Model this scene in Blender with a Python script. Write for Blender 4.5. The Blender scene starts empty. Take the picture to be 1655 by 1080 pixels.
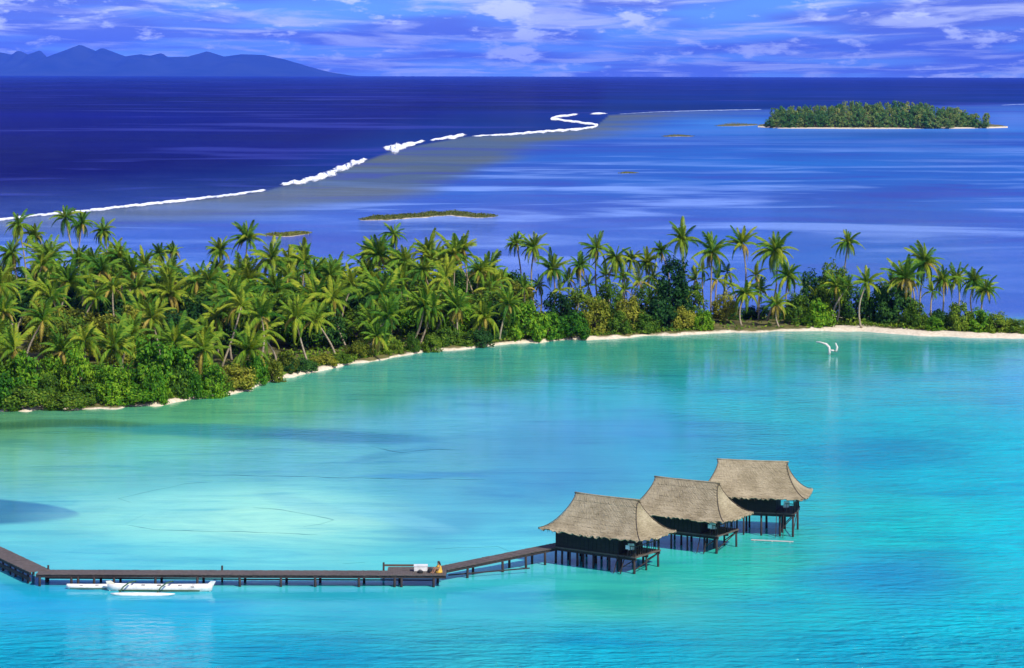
import bpy, math, random
import numpy as np
from mathutils import Vector, Matrix

random.seed(7)
rng = np.random.default_rng(7)
scene = bpy.context.scene
C = scene.collection

# ------------------------------------------------------------------ camera
H = 42.0            # camera height above the lagoon
F = 4000.0          # focal length in photo pixels (photo is 1655 px wide)
HX, HY = 827.5, 121.0
cam = bpy.data.cameras.new('camera')
cam.sensor_width = 36.0
cam.lens = 36.0 * F / 1655.0
cam.shift_y = -(540.0 - HY) / 1655.0
cam.clip_start = 1.0
cam.clip_end = 200000.0
cam_o = bpy.data.objects.new('camera', cam)
cam_o.location = (0, 0, H)
cam_o.rotation_euler = (math.radians(90), math.radians(-0.14), 0)
C.objects.link(cam_o)
scene.camera = cam_o


def P(px, py, z=0.0):
    """bearing and drop below the horizon -> a place at height z"""
    d = (H - z) * F / (py - HY)
    return Vector(((px - HX) * d / F, d, z))


def X_at(px, d):
    return (px - HX) * d / F


def Z_at(py, d):
    return H - (py - HY) * d / F


# ------------------------------------------------------------------ sky
SUN_EL, SUN_AZ = 46.0, 42.0      # azimuth: degrees from behind the camera towards the right
world = bpy.data.worlds.new('World')
scene.world = world
world.use_nodes = True
wt = world.node_tree
wt.nodes.clear()


def wn(t, **kw):
    n = wt.nodes.new(t)
    for k, v in kw.items():
        setattr(n, k, v)
    return n


def wl(a, b):
    wt.links.new(a, b)


def wmath(op, a, b=None, clamp=False):
    n = wn('ShaderNodeMath', operation=op)
    n.use_clamp = clamp
    for i, s in enumerate((a, b)):
        if s is None:
            continue
        if hasattr(s, 'links'):
            wl(s, n.inputs[i])
        else:
            n.inputs[i].default_value = s
    return n.outputs[0]


# direction of the sun lamp: it stands behind the camera, to the right
sun_dir = Vector((math.sin(math.radians(SUN_AZ)) * math.cos(math.radians(SUN_EL)),
                  -math.cos(math.radians(SUN_AZ)) * math.cos(math.radians(SUN_EL)),
                  math.sin(math.radians(SUN_EL))))
tc = wn('ShaderNodeTexCoord')
sep = wn('ShaderNodeSeparateXYZ')
wl(tc.outputs['Generated'], sep.inputs[0])
zc = wmath('MAXIMUM', sep.outputs['Z'], 0.0004)
comb = wn('ShaderNodeCombineXYZ')
wl(sep.outputs['X'], comb.inputs[0]); wl(sep.outputs['Y'], comb.inputs[1]); wl(zc, comb.inputs[2])
sky = wn('ShaderNodeTexSky', sky_type='NISHITA')
sky.sun_disc = False
sky.sun_elevation = math.radians(SUN_EL)
sky.sun_rotation = math.atan2(sun_dir.x, sun_dir.y)
sky.altitude = 3000.0
sky.air_density = 1.0
sky.dust_density = 0.1
sky.ozone_density = 4.0
wl(comb.outputs[0], sky.inputs[0])
tint = wn('ShaderNodeMix', data_type='RGBA', blend_type='MULTIPLY')
tint.inputs[0].default_value = 1.0
wl(sky.outputs[0], tint.inputs[6])
tint.inputs[7].default_value = (0.36, 0.70, 1.75, 1)      # the deep blue grading of the photograph
# clouds on a flat deck
den = wmath('ADD', zc, 0.030)
cx = wmath('DIVIDE', sep.outputs['X'], den)
cy = wmath('DIVIDE', sep.outputs['Y'], den)
cv = wn('ShaderNodeCombineXYZ')
wl(wmath('MULTIPLY', cx, 1.0), cv.inputs[0]); wl(wmath('MULTIPLY', cy, 0.42), cv.inputs[1])
n1 = wn('ShaderNodeTexNoise'); n1.inputs['Scale'].default_value = 1.0
n1.inputs['Detail'].default_value = 7.0; n1.inputs['Roughness'].default_value = 0.60
n1.inputs['Distortion'].default_value = 0.6
wl(cv.outputs[0], n1.inputs['Vector'])
n2 = wn('ShaderNodeTexNoise'); n2.inputs['Scale'].default_value = 0.42
n2.inputs['Detail'].default_value = 3.0
wl(cv.outputs[0], n2.inputs['Vector'])
mr = wn('ShaderNodeMapRange', interpolation_type='SMOOTHSTEP')
mr.inputs[1].default_value = 0.45; mr.inputs[2].default_value = 0.66
mr.inputs[3].default_value = 0.0; mr.inputs[4].default_value = 0.85
wl(n1.outputs[0], mr.inputs[0])
mr2 = wn('ShaderNodeMapRange', interpolation_type='SMOOTHSTEP')
mr2.inputs[1].default_value = 0.40; mr2.inputs[2].default_value = 0.58
wl(n2.outputs[0], mr2.inputs[0])
# grey violet body of the cloud field, then white lit tops
body = wn('ShaderNodeMix', data_type='RGBA')
wl(wmath('MULTIPLY', mr2.outputs[0], 0.85), body.inputs[0])
wl(tint.outputs[2], body.inputs[6])
body.inputs[7].default_value = (1.7, 2.3, 8.8, 1)
top = wn('ShaderNodeMix', data_type='RGBA')
wl(mr.outputs[0], top.inputs[0])
wl(body.outputs[2], top.inputs[6])
top.inputs[7].default_value = (8.2, 9.4, 13.6, 1)
pm = wn('ShaderNodeMapping')
pm.inputs['Scale'].default_value = (34, 34, 105)
pm.inputs['Location'].default_value = (3.1, 0.4, 1.7)
wl(tc.outputs['Generated'], pm.inputs['Vector'])
n3 = wn('ShaderNodeTexNoise'); n3.inputs['Scale'].default_value = 1.0
n3.inputs['Detail'].default_value = 8.0; n3.inputs['Roughness'].default_value = 0.62
wl(pm.outputs[0], n3.inputs['Vector'])
mr3 = wn('ShaderNodeMapRange', interpolation_type='SMOOTHSTEP')
mr3.inputs[1].default_value = 0.545; mr3.inputs[2].default_value = 0.64; mr3.inputs[4].default_value = 0.9
wl(n3.outputs[0], mr3.inputs[0])
puff = wn('ShaderNodeMix', data_type='RGBA')
wl(mr3.outputs[0], puff.inputs[0])
wl(top.outputs[2], puff.inputs[6])
puff.inputs[7].default_value = (9.5, 10.8, 15.0, 1)
top = puff
bg = wn('ShaderNodeBackground')
bg.inputs[1].default_value = 0.085
wl(top.outputs[2], bg.inputs[0])
wo = wn('ShaderNodeOutputWorld')
wl(bg.outputs[0], wo.inputs[0])

# ------------------------------------------------------------------ sun
sl = bpy.data.lights.new('sun', 'SUN')
sl.energy = 5.0
sl.angle = math.radians(0.53)
sl.color = (1.0, 0.955, 0.87)
so = bpy.data.objects.new('sun', sl)
so.rotation_euler = (-sun_dir).to_track_quat('-Z', 'Y').to_euler()
so.location = (60, -40, 120)
C.objects.link(so)

scene.view_settings.view_transform = 'Standard'
scene.view_settings.look = 'None'
scene.view_settings.exposure = 0.14
scene.view_settings.gamma = 1.0
scene.view_settings.use_curve_mapping = False
scene.cycles.use_denoising = True
scene.cycles.max_bounces = 8
scene.cycles.diffuse_bounces = 3
scene.cycles.glossy_bounces = 3
scene.cycles.transparent_max_bounces = 8
scene.cycles.volume_bounces = 0
scene.cycles.sample_clamp_indirect = 4.0

# ------------------------------------------------------------------ helpers


def lin(r, g, b):
    f = lambda c: (c / 255 / 12.92) if c / 255 <= 0.04045 else ((c / 255 + 0.055) / 1.055) ** 2.4
    return (f(r), f(g), f(b))


class Mat:
    """small wrapper round a node material"""
    def __init__(self, name):
        self.m = bpy.data.materials.new(name)
        self.m.use_nodes = True
        self.t = self.m.node_tree
        self.t.nodes.clear()
        self.out = self.t.nodes.new('ShaderNodeOutputMaterial')

    def n(self, typ, **kw):
        n = self.t.nodes.new(typ)
        for k, v in kw.items():
            setattr(n, k, v)
        return n

    def l(self, a, b):
        self.t.links.new(a, b)

    def math(self, op, a, b=None, c=None, clamp=False):
        n = self.n('ShaderNodeMath', operation=op)
        n.use_clamp = clamp
        for i, s in enumerate((a, b, c)):
            if s is None:
                continue
            if hasattr(s, 'links'):
                self.l(s, n.inputs[i])
            else:
                n.inputs[i].default_value = s
        return n.outputs[0]

    def noise(self, vec, scale, detail=4, rough=0.55, dist=0.0):
        n = self.n('ShaderNodeTexNoise')
        n.inputs['Scale'].default_value = scale
        n.inputs['Detail'].default_value = detail
        n.inputs['Roughness'].default_value = rough
        n.inputs['Distortion'].default_value = dist
        if vec is not None:
            self.l(vec, n.inputs['Vector'])
        return n.outputs[0]

    def mapping(self, vec, scale=(1, 1, 1), rot=(0, 0, 0)):
        n = self.n('ShaderNodeMapping')
        n.inputs['Scale'].default_value = scale
        n.inputs['Rotation'].default_value = rot
        self.l(vec, n.inputs['Vector'])
        return n.outputs[0]

    def ramp(self, fac, stops):
        n = self.n('ShaderNodeValToRGB')
        e = n.color_ramp.elements
        while len(e) < len(stops):
            e.new(0.5)
        for el, (p, c) in zip(e, stops):
            el.position = p
            el.color = (*c, 1)
        self.l(fac, n.inputs[0])
        return n.outputs[0]

    def mix(self, fac, a, b, blend='MIX'):
        n = self.n('ShaderNodeMix', data_type='RGBA', blend_type=blend)
        for sock, v in ((n.inputs[0], fac), (n.inputs[6], a), (n.inputs[7], b)):
            if hasattr(v, 'links'):
                self.l(v, sock)
            elif isinstance(v, (int, float)):
                sock.default_value = v
            else:
                sock.default_value = (*v, 1)
        return n.outputs[2]

    def maprange(self, v, a, b, c=0.0, d=1.0, smooth=False):
        n = self.n('ShaderNodeMapRange')
        if smooth:
            n.interpolation_type = 'SMOOTHSTEP'
        for i, x in enumerate((a, b, c, d)):
            n.inputs[i + 1].default_value = x
        self.l(v, n.inputs[0])
        return n.outputs[0]

    def bump(self, h, strength=0.5, dist=0.1):
        n = self.n('ShaderNodeBump')
        n.inputs['Distance'].default_value = dist
        if hasattr(strength, 'links'):
            self.l(strength, n.inputs['Strength'])
        else:
            n.inputs['Strength'].default_value = strength
        self.l(h, n.inputs['Height'])
        return n.outputs[0]

    def principled(self, color, rough=0.8, normal=None, spec=0.3):
        n = self.n('ShaderNodeBsdfPrincipled')
        if hasattr(color, 'links'):
            self.l(color, n.inputs['Base Color'])
        else:
            n.inputs['Base Color'].default_value = (*color, 1)
        if hasattr(rough, 'links'):
            self.l(rough, n.inputs['Roughness'])
        else:
            n.inputs['Roughness'].default_value = rough
        n.inputs['Specular IOR Level'].default_value = spec
        if normal is not None:
            self.l(normal, n.inputs['Normal'])
        return n

    def done(self, shader):
        self.l(shader, self.out.inputs['Surface'])
        return self.m


def mesh_obj(name, verts, faces, mat, parent=None, smooth=False):
    me = bpy.data.meshes.new(name)
    me.from_pydata([tuple(v) for v in verts], [], faces)
    if mat is not None:
        me.materials.append(mat)
    if smooth:
        me.polygons.foreach_set('use_smooth', [True] * len(me.polygons))
    me.update()
    o = bpy.data.objects.new(name, me)
    C.objects.link(o)
    if parent is not None:
        o.parent = parent
    return o


def data_obj(name, me, parent=None, loc=None, rot=None, scale=None):
    o = bpy.data.objects.new(name, me)
    C.objects.link(o)
    if parent is not None:
        o.parent = parent
    if loc is not None:
        o.location = loc
    if rot is not None:
        o.rotation_euler = rot
    if scale is not None:
        o.scale = scale
    return o


def empty(name, loc, rz=0.0):
    o = bpy.data.objects.new(name, None)
    o.empty_display_size = 0.3
    o.location = loc
    o.rotation_euler = (0, 0, rz)
    C.objects.link(o)
    return o


def tag(o, label=None, cat=None, group=None, kind=None):
    if label: o['label'] = label
    if cat: o['category'] = cat
    if group: o['group'] = group
    if kind: o['kind'] = kind
    return o


class MB:
    """collects shapes of ONE part"""
    def __init__(self):
        self.v, self.f = [], []

    def add(self, vs, fs):
        o = len(self.v)
        self.v += [tuple(v) for v in vs]
        self.f += [tuple(i + o for i in f) for f in fs]
        return self

    def box(self, a, b):
        (x0, y0, z0), (x1, y1, z1) = a, b
        self.add([(x0, y0, z0), (x1, y0, z0), (x1, y1, z0), (x0, y1, z0),
                  (x0, y0, z1), (x1, y0, z1), (x1, y1, z1), (x0, y1, z1)],
                 [(3, 2, 1, 0), (4, 5, 6, 7), (0, 1, 5, 4), (1, 2, 6, 5), (2, 3, 7, 6), (3, 0, 4, 7)])
        return self

    def bar(self, p, q, w, h):
        """a rectangular bar from p to q"""
        p, q = Vector(p), Vector(q)
        d = (q - p).normalized()
        up = Vector((0, 0, 1)) if abs(d.z) < 0.95 else Vector((1, 0, 0))
        s = d.cross(up).normalized() * (w / 2)
        u = s.cross(d).normalized() * (h / 2)
        vs = [p - s - u, p + s - u, p + s + u, p - s + u, q - s - u, q + s - u, q + s + u, q - s + u]
        self.add(vs, [(0, 1, 2, 3), (7, 6, 5, 4), (1, 0, 4, 5), (2, 1, 5, 6), (3, 2, 6, 7), (0, 3, 7, 4)])
        return self

    def tube(self, pts, radii, n=6, cap=True):
        pts = [Vector(p) for p in pts]
        o = len(self.v)
        vs, fs = [], []
        for i, p in enumerate(pts):
            d = (pts[min(i + 1, len(pts) - 1)] - pts[max(i - 1, 0)]).normalized()
            a = Vector((1, 0, 0)) if abs(d.x) < 0.9 else Vector((0, 1, 0))
            s = d.cross(a).normalized()
            u = d.cross(s)
            for k in range(n):
                an = 2 * math.pi * k / n
                vs.append(p + (s * math.cos(an) + u * math.sin(an)) * radii[i])
        for i in range(len(pts) - 1):
            for k in range(n):
                a, b = i * n + k, i * n + (k + 1) % n
                fs.append((a, b, b + n, a + n))
        if cap:
            fs.append(tuple(range(n))[::-1])
            fs.append(tuple((len(pts) - 1) * n + k for k in range(n)))
        self.add(vs, fs)
        return self

    def build(self, name, mat, parent=None, smooth=False):
        return mesh_obj(name, self.v, self.f, mat, parent, smooth)


def wob(x, seed, octaves=4, base=1.0):
    """cheap 1-D wobble, about -1..1"""
    r = np.random.default_rng(seed)
    y = np.zeros_like(np.asarray(x, float))
    a = 1.0
    for k in range(octaves):
        y = y + a * np.sin(np.asarray(x) * base * (1.9 ** k) * r.uniform(0.8, 1.2) + r.uniform(0, 6.28))
        a *= 0.55
    return y / 1.8


# ------------------------------------------------------------------ materials
def leaf_material(name, c_dark, c_mid, c_light, trans=0.30, nscale=2.0):
    m = Mat(name)
    oi = m.n('ShaderNodeObjectInfo')
    t = m.n('ShaderNodeTexCoord')
    n = m.noise(t.outputs['Object'], nscale, 3, 0.7)
    geo = m.n('ShaderNodeNewGeometry')
    isl = geo.outputs['Random Per Island']
    f = m.math('ADD', m.math('MULTIPLY', n, 0.75), m.math('MULTIPLY', oi.outputs['Random'], 0.35))
    f = m.math('ADD', f, m.math('MULTIPLY', m.math('SUBTRACT', isl, 0.5), 0.4))
    f = m.math('SUBTRACT', f, 0.06)
    col = m.ramp(f, [(0.25, c_dark), (0.5, c_mid), (0.82, c_light)])
    p = m.principled(col, 0.65, spec=0.12)
    tr = m.n('ShaderNodeBsdfTranslucent')
    m.l(m.mix(0.5, col, c_light), tr.inputs['Color'])
    mx = m.n('ShaderNodeMixShader')
    mx.inputs[0].default_value = trans
    m.l(p.outputs[0], mx.inputs[1]); m.l(tr.outputs[0], mx.inputs[2])
    return m.done(mx.outputs[0])


M = {}
M['frond_green'] = leaf_material('frond_green', (0.014, 0.080, 0.008), (0.068, 0.185, 0.012), (0.24, 0.35, 0.022), 0.28)
M['frond_lime'] = leaf_material('frond_lime', (0.055, 0.15, 0.008), (0.185, 0.285, 0.016), (0.40, 0.42, 0.03), 0.32)
M['frond_dry'] = leaf_material('frond_dry', (0.17, 0.14, 0.020), (0.34, 0.26, 0.04), (0.50, 0.40, 0.09), 0.25)
M['leaf_bright'] = leaf_material('leaf_bright', (0.014, 0.080, 0.005), (0.062, 0.20, 0.007), (0.22, 0.36, 0.014), 0.27)
M['leaf_olive'] = leaf_material('leaf_olive', (0.050, 0.090, 0.006), (0.155, 0.185, 0.013), (0.36, 0.34, 0.035), 0.28)
M['leaf_dark'] = leaf_material('leaf_dark', (0.006, 0.034, 0.007), (0.018, 0.075, 0.012), (0.055, 0.14, 0.018), 0.2)
M['leaf_mid'] = leaf_material('leaf_mid', (0.028, 0.090, 0.007), (0.085, 0.175, 0.011), (0.24, 0.31, 0.022), 0.28)
M['leaf_far'] = leaf_material('leaf_far', (0.025, 0.12, 0.030), (0.075, 0.22, 0.045), (0.38, 0.36, 0.08), 0.22, 0.9)


def bark_mat(name, a, b):
    m = Mat(name)
    t = m.n('ShaderNodeTexCoord')
    n = m.noise(m.mapping(t.outputs['Object'], (3, 3, 9)), 1.0, 4, 0.65)
    col = m.ramp(n, [(0.3, a), (0.7, b)])
    return m.done(m.principled(col, 0.9, m.bump(n, 0.6, 0.05)).outputs[0])


M['bark'] = bark_mat('bark', (0.14, 0.11, 0.07), (0.46, 0.38, 0.25))
M['bark_dark'] = bark_mat('bark_dark', (0.035, 0.026, 0.018), (0.12, 0.09, 0.06))
M['driftwood'] = bark_mat('driftwood', (0.42, 0.38, 0.32), (0.72, 0.68, 0.60))


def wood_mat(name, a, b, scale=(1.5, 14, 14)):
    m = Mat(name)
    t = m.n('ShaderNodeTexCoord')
    n = m.noise(m.mapping(t.outputs['Object'], scale), 1.0, 5, 0.65)
    n2 = m.noise(t.outputs['Object'], 0.6, 3)
    f = m.math('ADD', m.math('MULTIPLY', n, 0.7), m.math('MULTIPLY', n2, 0.3))
    col = m.ramp(f, [(0.3, a), (0.7, b)])
    return m.done(m.principled(col, 0.75, m.bump(n, 0.4, 0.02), 0.3).outputs[0])


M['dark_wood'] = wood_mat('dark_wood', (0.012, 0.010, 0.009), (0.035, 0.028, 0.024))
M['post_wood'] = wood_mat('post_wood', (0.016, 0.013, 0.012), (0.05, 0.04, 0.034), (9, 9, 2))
M['deck_wood'] = wood_mat('deck_wood', (0.055, 0.045, 0.036), (0.14, 0.112, 0.088), (3, 3, 3))
M['rail_wood'] = wood_mat('rail_wood', (0.05, 0.032, 0.022), (0.14, 0.085, 0.05))

m = Mat('thatch')
t = m.n('ShaderNodeTexCoord')
na = m.noise(m.mapping(t.outputs['Object'], (12, 12, 3)), 1.0, 5, 0.7, 0.3)
nb = m.noise(t.outputs['Object'], 0.55, 4, 0.6)
nc = m.noise(m.mapping(t.outputs['Object'], (1.2, 1.2, 16)), 1.0, 3, 0.6)
f = m.math('ADD', m.math('MULTIPLY', na, 0.4), m.math('ADD', m.math('MULTIPLY', nb, 0.45), m.math('MULTIPLY', nc, 0.25)))
col = m.ramp(f, [(0.40, (0.145, 0.115, 0.064)), (0.53, (0.265, 0.218, 0.128)), (0.66, (0.395, 0.33, 0.205))])
M['thatch'] = m.done(m.principled(col, 0.95, m.bump(na, 0.28, 0.05), 0.1).outputs[0])
m = Mat('thatch_dark')
t = m.n('ShaderNodeTexCoord')
na = m.noise(m.mapping(t.outputs['Object'], (10, 10, 10)), 1.0, 4)
M['thatch_dark'] = m.done(m.principled(m.ramp(na, [(0.3, (0.05, 0.038, 0.026)), (0.7, (0.13, 0.10, 0.07))]), 0.95, None, 0.1).outputs[0])


def plain(name, c, rough=0.5, spec=0.4, var=0.12, scale=3.0):
    m = Mat(name)
    t = m.n('ShaderNodeTexCoord')
    n = m.noise(t.outputs['Object'], scale, 4)
    a = tuple(x * (1 - var) for x in c)
    b = tuple(min(1, x * (1 + var)) for x in c)
    return m.done(m.principled(m.ramp(n, [(0.3, a), (0.7, b)]), rough, None, spec).outputs[0])


M['white_paint'] = plain('white_paint', (0.70, 0.69, 0.62), 0.45, 0.4, 0.2, 2.2)
M['cream_paint'] = plain('cream_paint', (0.74, 0.70, 0.52), 0.4)
M['green_paint'] = plain('green_paint', (0.03, 0.09, 0.035), 0.4)
M['deck_pale'] = plain('deck_pale', (0.46, 0.47, 0.42), 0.7)
M['black_cloth'] = plain('black_cloth', (0.012, 0.014, 0.016), 0.8)
M['yellow_cloth'] = plain('yellow_cloth', (0.62, 0.36, 0.05), 0.85, 0.2, 0.4, 6)
M['skin'] = plain('skin', (0.30, 0.15, 0.08), 0.5)
M['hair'] = plain('hair', (0.035, 0.022, 0.014), 0.6)
M['white_cloth'] = plain('white_cloth', (0.78, 0.77, 0.74), 0.9, 0.1)

# sand and islet ground
m = Mat('islet_ground')
t = m.n('ShaderNodeTexCoord')
at = m.n('ShaderNodeAttribute', attribute_name='inland')
na = m.noise(t.outputs['Object'], 0.35, 5, 0.65)
nb = m.noise(t.outputs['Object'], 2.2, 4, 0.6)
f = m.math('ADD', at.outputs['Fac'], m.math('MULTIPLY', m.math('SUBTRACT', na, 0.5), 0.9))
sand = m.ramp(nb, [(0.3, (0.50, 0.41, 0.27)), (0.7, (0.74, 0.65, 0.48))])
soil = m.ramp(na, [(0.32, (0.060, 0.048, 0.026)), (0.5, (0.105, 0.105, 0.030)), (0.7, (0.20, 0.155, 0.07))])
col = m.mix(m.maprange(f, 0.36, 0.62, smooth=True), sand, soil)
M['islet_ground'] = m.done(m.principled(col, 0.95, m.bump(nb, 0.5, 0.15), 0.1).outputs[0])

# mountains
m = Mat('mountain_rock')
t = m.n('ShaderNodeTexCoord')
na = m.noise(t.outputs['Object'], 0.0012, 6, 0.6)
M['mountain'] = m.done(m.principled(m.ramp(na, [(0.35, (0.010, 0.026, 0.016)), (0.65, (0.030, 0.048, 0.026))]), 0.95, None, 0.05).outputs[0])

# foam
def foam_mat(name, a, b, lo, hi):
    m = Mat(name)
    t = m.n('ShaderNodeTexCoord')
    na = m.noise(m.mapping(t.outputs['Object'], (1.0, 0.12, 1.0)), 0.22, 6, 0.7)
    at = m.n('ShaderNodeAttribute', attribute_name='core')
    p = m.principled(m.ramp(na, [(0.3, a), (0.55, b)]), 0.9, m.bump(na, 0.7, 0.5), 0.1)
    f = m.math('ADD', at.outputs['Fac'], m.math('MULTIPLY', m.math('SUBTRACT', na, 0.5), 1.5))
    tr = m.n('ShaderNodeBsdfTransparent')
    mx = m.n('ShaderNodeMixShader')
    m.l(m.maprange(f, lo, hi, 0, 1, True), mx.inputs[0])
    m.l(tr.outputs[0], mx.inputs[1]); m.l(p.outputs[0], mx.inputs[2])
    return m.done(mx.outputs[0])


M['foam'] = foam_mat('sea_foam', (0.60, 0.66, 0.72), (0.88, 0.89, 0.89), 0.10, 0.85)
M['thin_foam'] = foam_mat('thin_foam', (0.30, 0.45, 0.70), (0.50, 0.62, 0.80), 0.25, 1.1)

# grassy islet cover
M['grass_cover'] = leaf_material('grass_cover', (0.045, 0.075, 0.008), (0.105, 0.130, 0.014), (0.20, 0.20, 0.03), 0.2, 0.6)
M['weed'] = plain('weed', (0.015, 0.13, 0.16), 0.6, 0.2)

# ------------------------------------------------------------------ water
def smooth(a, b, x):
    t_ = np.clip((x - a) / (b - a), 0, 1)
    return t_ * t_ * (3 - 2 * t_)


def make_water():
    # rings of a polar sheet round the place; fine in the quarter that holds the lagoon
    v = np.concatenate([np.linspace(3.0, 120, 160), np.linspace(120.5, 1000, 420), np.linspace(1030, 2600, 40)])
    r = H * F / v                                    # 56 km .. 65 m
    r = np.concatenate([[60000.0], r, [25.0]])
    az = np.concatenate([np.linspace(-180, -24, 40, endpoint=False), np.linspace(-24, -14, 50, endpoint=False),
                         np.linspace(-14, 14, 460, endpoint=False), np.linspace(14, 24, 50, endpoint=False),
                         np.linspace(24, 180, 40, endpoint=False)])
    R, A = np.meshgrid(r, np.radians(az), indexing='ij')
    # within +-24 degrees the rows run straight across so that shore features keep their place
    X = R * np.sin(A); Y = R * np.cos(A)
    nr, na_ = X.shape
    verts = np.stack([X, Y, np.zeros_like(X)], -1).reshape(-1, 3)
    idx = np.arange(nr * na_).reshape(nr, na_)
    nx = np.roll(idx, -1, axis=1)
    quads = np.stack([idx[:-1], idx[1:], nx[1:], nx[:-1]], -1).reshape(-1, 4)
    centre = len(verts)
    verts = np.vstack([verts, [[0, 0, 0]]])
    tri = [(int(idx[-1, k]), centre, int(nx[-1, k])) for k in range(na_)]
    me = bpy.data.meshes.new('lagoon_water')
    me.from_pydata(verts.tolist(), [], quads.tolist() + tri)
    me.polygons.foreach_set('use_smooth', [True] * len(me.polygons))
    x, y = verts[:, 0], np.maximum(verts[:, 1], 60.0)
    u = x / y * F + HX
    w = H * F / y + HY
    behind = verts[:, 1] < 60
    u = np.where(behind, 827, u); w = np.where(behind, 1400, w)
    u = np.clip(u, -600, 2300)

    def wz(s, a, b):                                 # 2-D wobble
        rr = np.random.default_rng(s)
        o = 0
        amp = 1.0
        for k in range(5):
            o = o + amp * np.sin(x * a * 1.9 ** k + rr.uniform(0, 6) + 1.3 * np.sin(y * b * 1.7 ** k + rr.uniform(0, 6))) \
                * np.sin(y * b * 1.9 ** k + rr.uniform(0, 6) + 1.1 * np.sin(x * a * 1.6 ** k + rr.uniform(0, 6)))
            amp *= 0.6
        return o

    # --- open sea, reef, outer lagoon
    reef = np.interp(u, [-600, -100, 0, 130, 300, 430, 520, 600, 640, 750, 900, 965, 985, 1100, 1240, 1655, 2300],
                     [440, 370, 358, 344, 327, 310, 284, 258, 243, 222, 212, 203, 186, 179, 176, 166, 150])
    flat = np.interp(u, [-600, 0, 200, 450, 620, 700, 760, 860, 1000, 1100, 1655],
                     [480, 384, 374, 352, 332, 314, 288, 246, 214, 187, 168])
    deep = np.array(lin(10, 10, 108)); deep2 = np.array(lin(8, 66, 140))
    lag = np.array(lin(52, 96, 186)); lag2 = np.array(lin(50, 126, 208))
    reefc = np.array(lin(92, 112, 124)); reefo = np.array(lin(112, 118, 92))
    n_big = wz(3, 1 / 90.0, 1 / 110.0)
    n_sea = wz(4, 1 / 330.0, 1 / 420.0)
    col = np.empty((len(x), 3))
    sea_t = smooth(70, 4, reef + 2 * n_sea - w)[:, None]
    seacol = deep * (1 - 0.55 * sea_t) + deep2 * 0.55 * sea_t
    seacol = seacol * (1 + 0.22 * n_sea[:, None] * np.array([0.6, 0.9, 1.0]))
    lagcol = lag + (lag2 - lag) * (0.35 + 0.3 * n_big)[:, None]
    edge = flat + 6 * n_big
    rt = smooth(14, -22, w - edge)[:, None]
    rmix = np.clip(0.5 + 0.6 * n_big, 0, 1)[:, None]
    rcol = reefc + (reefo - reefc) * rmix
    rcol = rcol + (lag - rcol) * smooth(900, 1250, u)[:, None] * 0.6
    inner = lagcol + (rcol - lagcol) * rt * 0.95
    st = smooth(-2, 2, reef - w)[:, None]
    col[:] = inner * (1 - st) + seacol * st
    # pale shallows round the far island
    for (cu, cv, su, sv, c_, a_) in [(1430, 207, 260, 7, (90, 165, 240), 0.6), (1190, 198, 90, 7, (90, 170, 240), 0.5),
                                     (1420, 216, 190, 7, (48, 100, 170), 0.7), (1640, 190, 60, 14, (120, 165, 240), 0.5),
                                     (690, 357, 150, 7, (110, 150, 235), 0.4)]:
        g = (a_ * np.exp(-((u - cu) / su) ** 2 - ((w - cv) / sv) ** 2))[:, None]
        col = col * (1 - g) + np.array(lin(*c_)) * g

    # --- inner lagoon: colour of bed and depth, green hut and shore reflections painted in
    pts = [(0, 680, 92, 150, 112), (150, 690, 90, 160, 130), (320, 668, 92, 170, 130), (450, 650, 95, 180, 150),
           (600, 630, 78, 170, 160), (800, 600, 72, 168, 155), (1000, 575, 62, 165, 150), (1200, 565, 60, 165, 155),
           (1400, 570, 60, 165, 160), (1640, 565, 55, 170, 185), (60, 745, 112, 186, 168), (250, 740, 105, 190, 185),
           (450, 740, 86, 176, 192), (650, 690, 84, 175, 205), (760, 660, 85, 180, 220), (950, 640, 40, 175, 205),
           (1200, 640, 25, 180, 205), (1500, 640, 18, 182, 220), (1650, 640, 20, 178, 228), (700, 760, 80, 162, 186),
           (900, 720, 48, 144, 184), (1050, 700, 36, 158, 196), (60, 850, 100, 195, 205), (250, 850, 120, 212, 215),
           (430, 835, 150, 226, 218), (560, 870, 122, 215, 215), (700, 850, 76, 164, 196), (850, 780, 52, 150, 190),
           (1400, 730, 20, 160, 205), (1600, 760, 6, 180, 222), (1450, 850, 20, 188, 210), (1640, 880, 0, 190, 222),
           (120, 905, 95, 195, 215), (400, 905, 105, 205, 215), (650, 905, 92, 205, 215), (800, 880, 90, 200, 222),
           (60, 980, 20, 165, 218), (300, 1000, 20, 168, 216), (550, 980, 45, 180, 210), (800, 970, 50, 180, 205),
           (1000, 960, 58, 180, 178), (1200, 920, 48, 182, 178), (1150, 860, 62, 186, 188), (1000, 1050, 14, 165, 208),  # greens below the huts: shallow bed with the roofs' reflection coloured in
           (1300, 980, 22, 170, 200), (1450, 930, 30, 150, 205), (1640, 1000, 4, 185, 220), (1400, 1060, 10, 165, 212),
           (60, 1070, 10, 158, 205), (500, 1070, 12, 160, 208), (1640, 1075, 5, 175, 215), (800, 1300, 6, 120, 185),
           (-300, 900, 60, 175, 210), (2000, 900, 4, 180, 218), (-300, 720, 90, 160, 130), (2000, 600, 20, 170, 220)]
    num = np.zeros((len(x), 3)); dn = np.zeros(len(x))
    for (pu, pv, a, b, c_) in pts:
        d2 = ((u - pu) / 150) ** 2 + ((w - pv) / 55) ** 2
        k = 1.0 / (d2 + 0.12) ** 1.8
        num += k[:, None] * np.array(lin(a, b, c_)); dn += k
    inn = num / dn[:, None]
    n_in = wz(9, 1 / 14.0, 1 / 18.0)
    n_in2 = wz(12, 1 / 4.0, 1 / 30.0)
    inn = inn * (1 + 0.06 * n_in[:, None] + 0.04 * n_in2[:, None])

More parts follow.
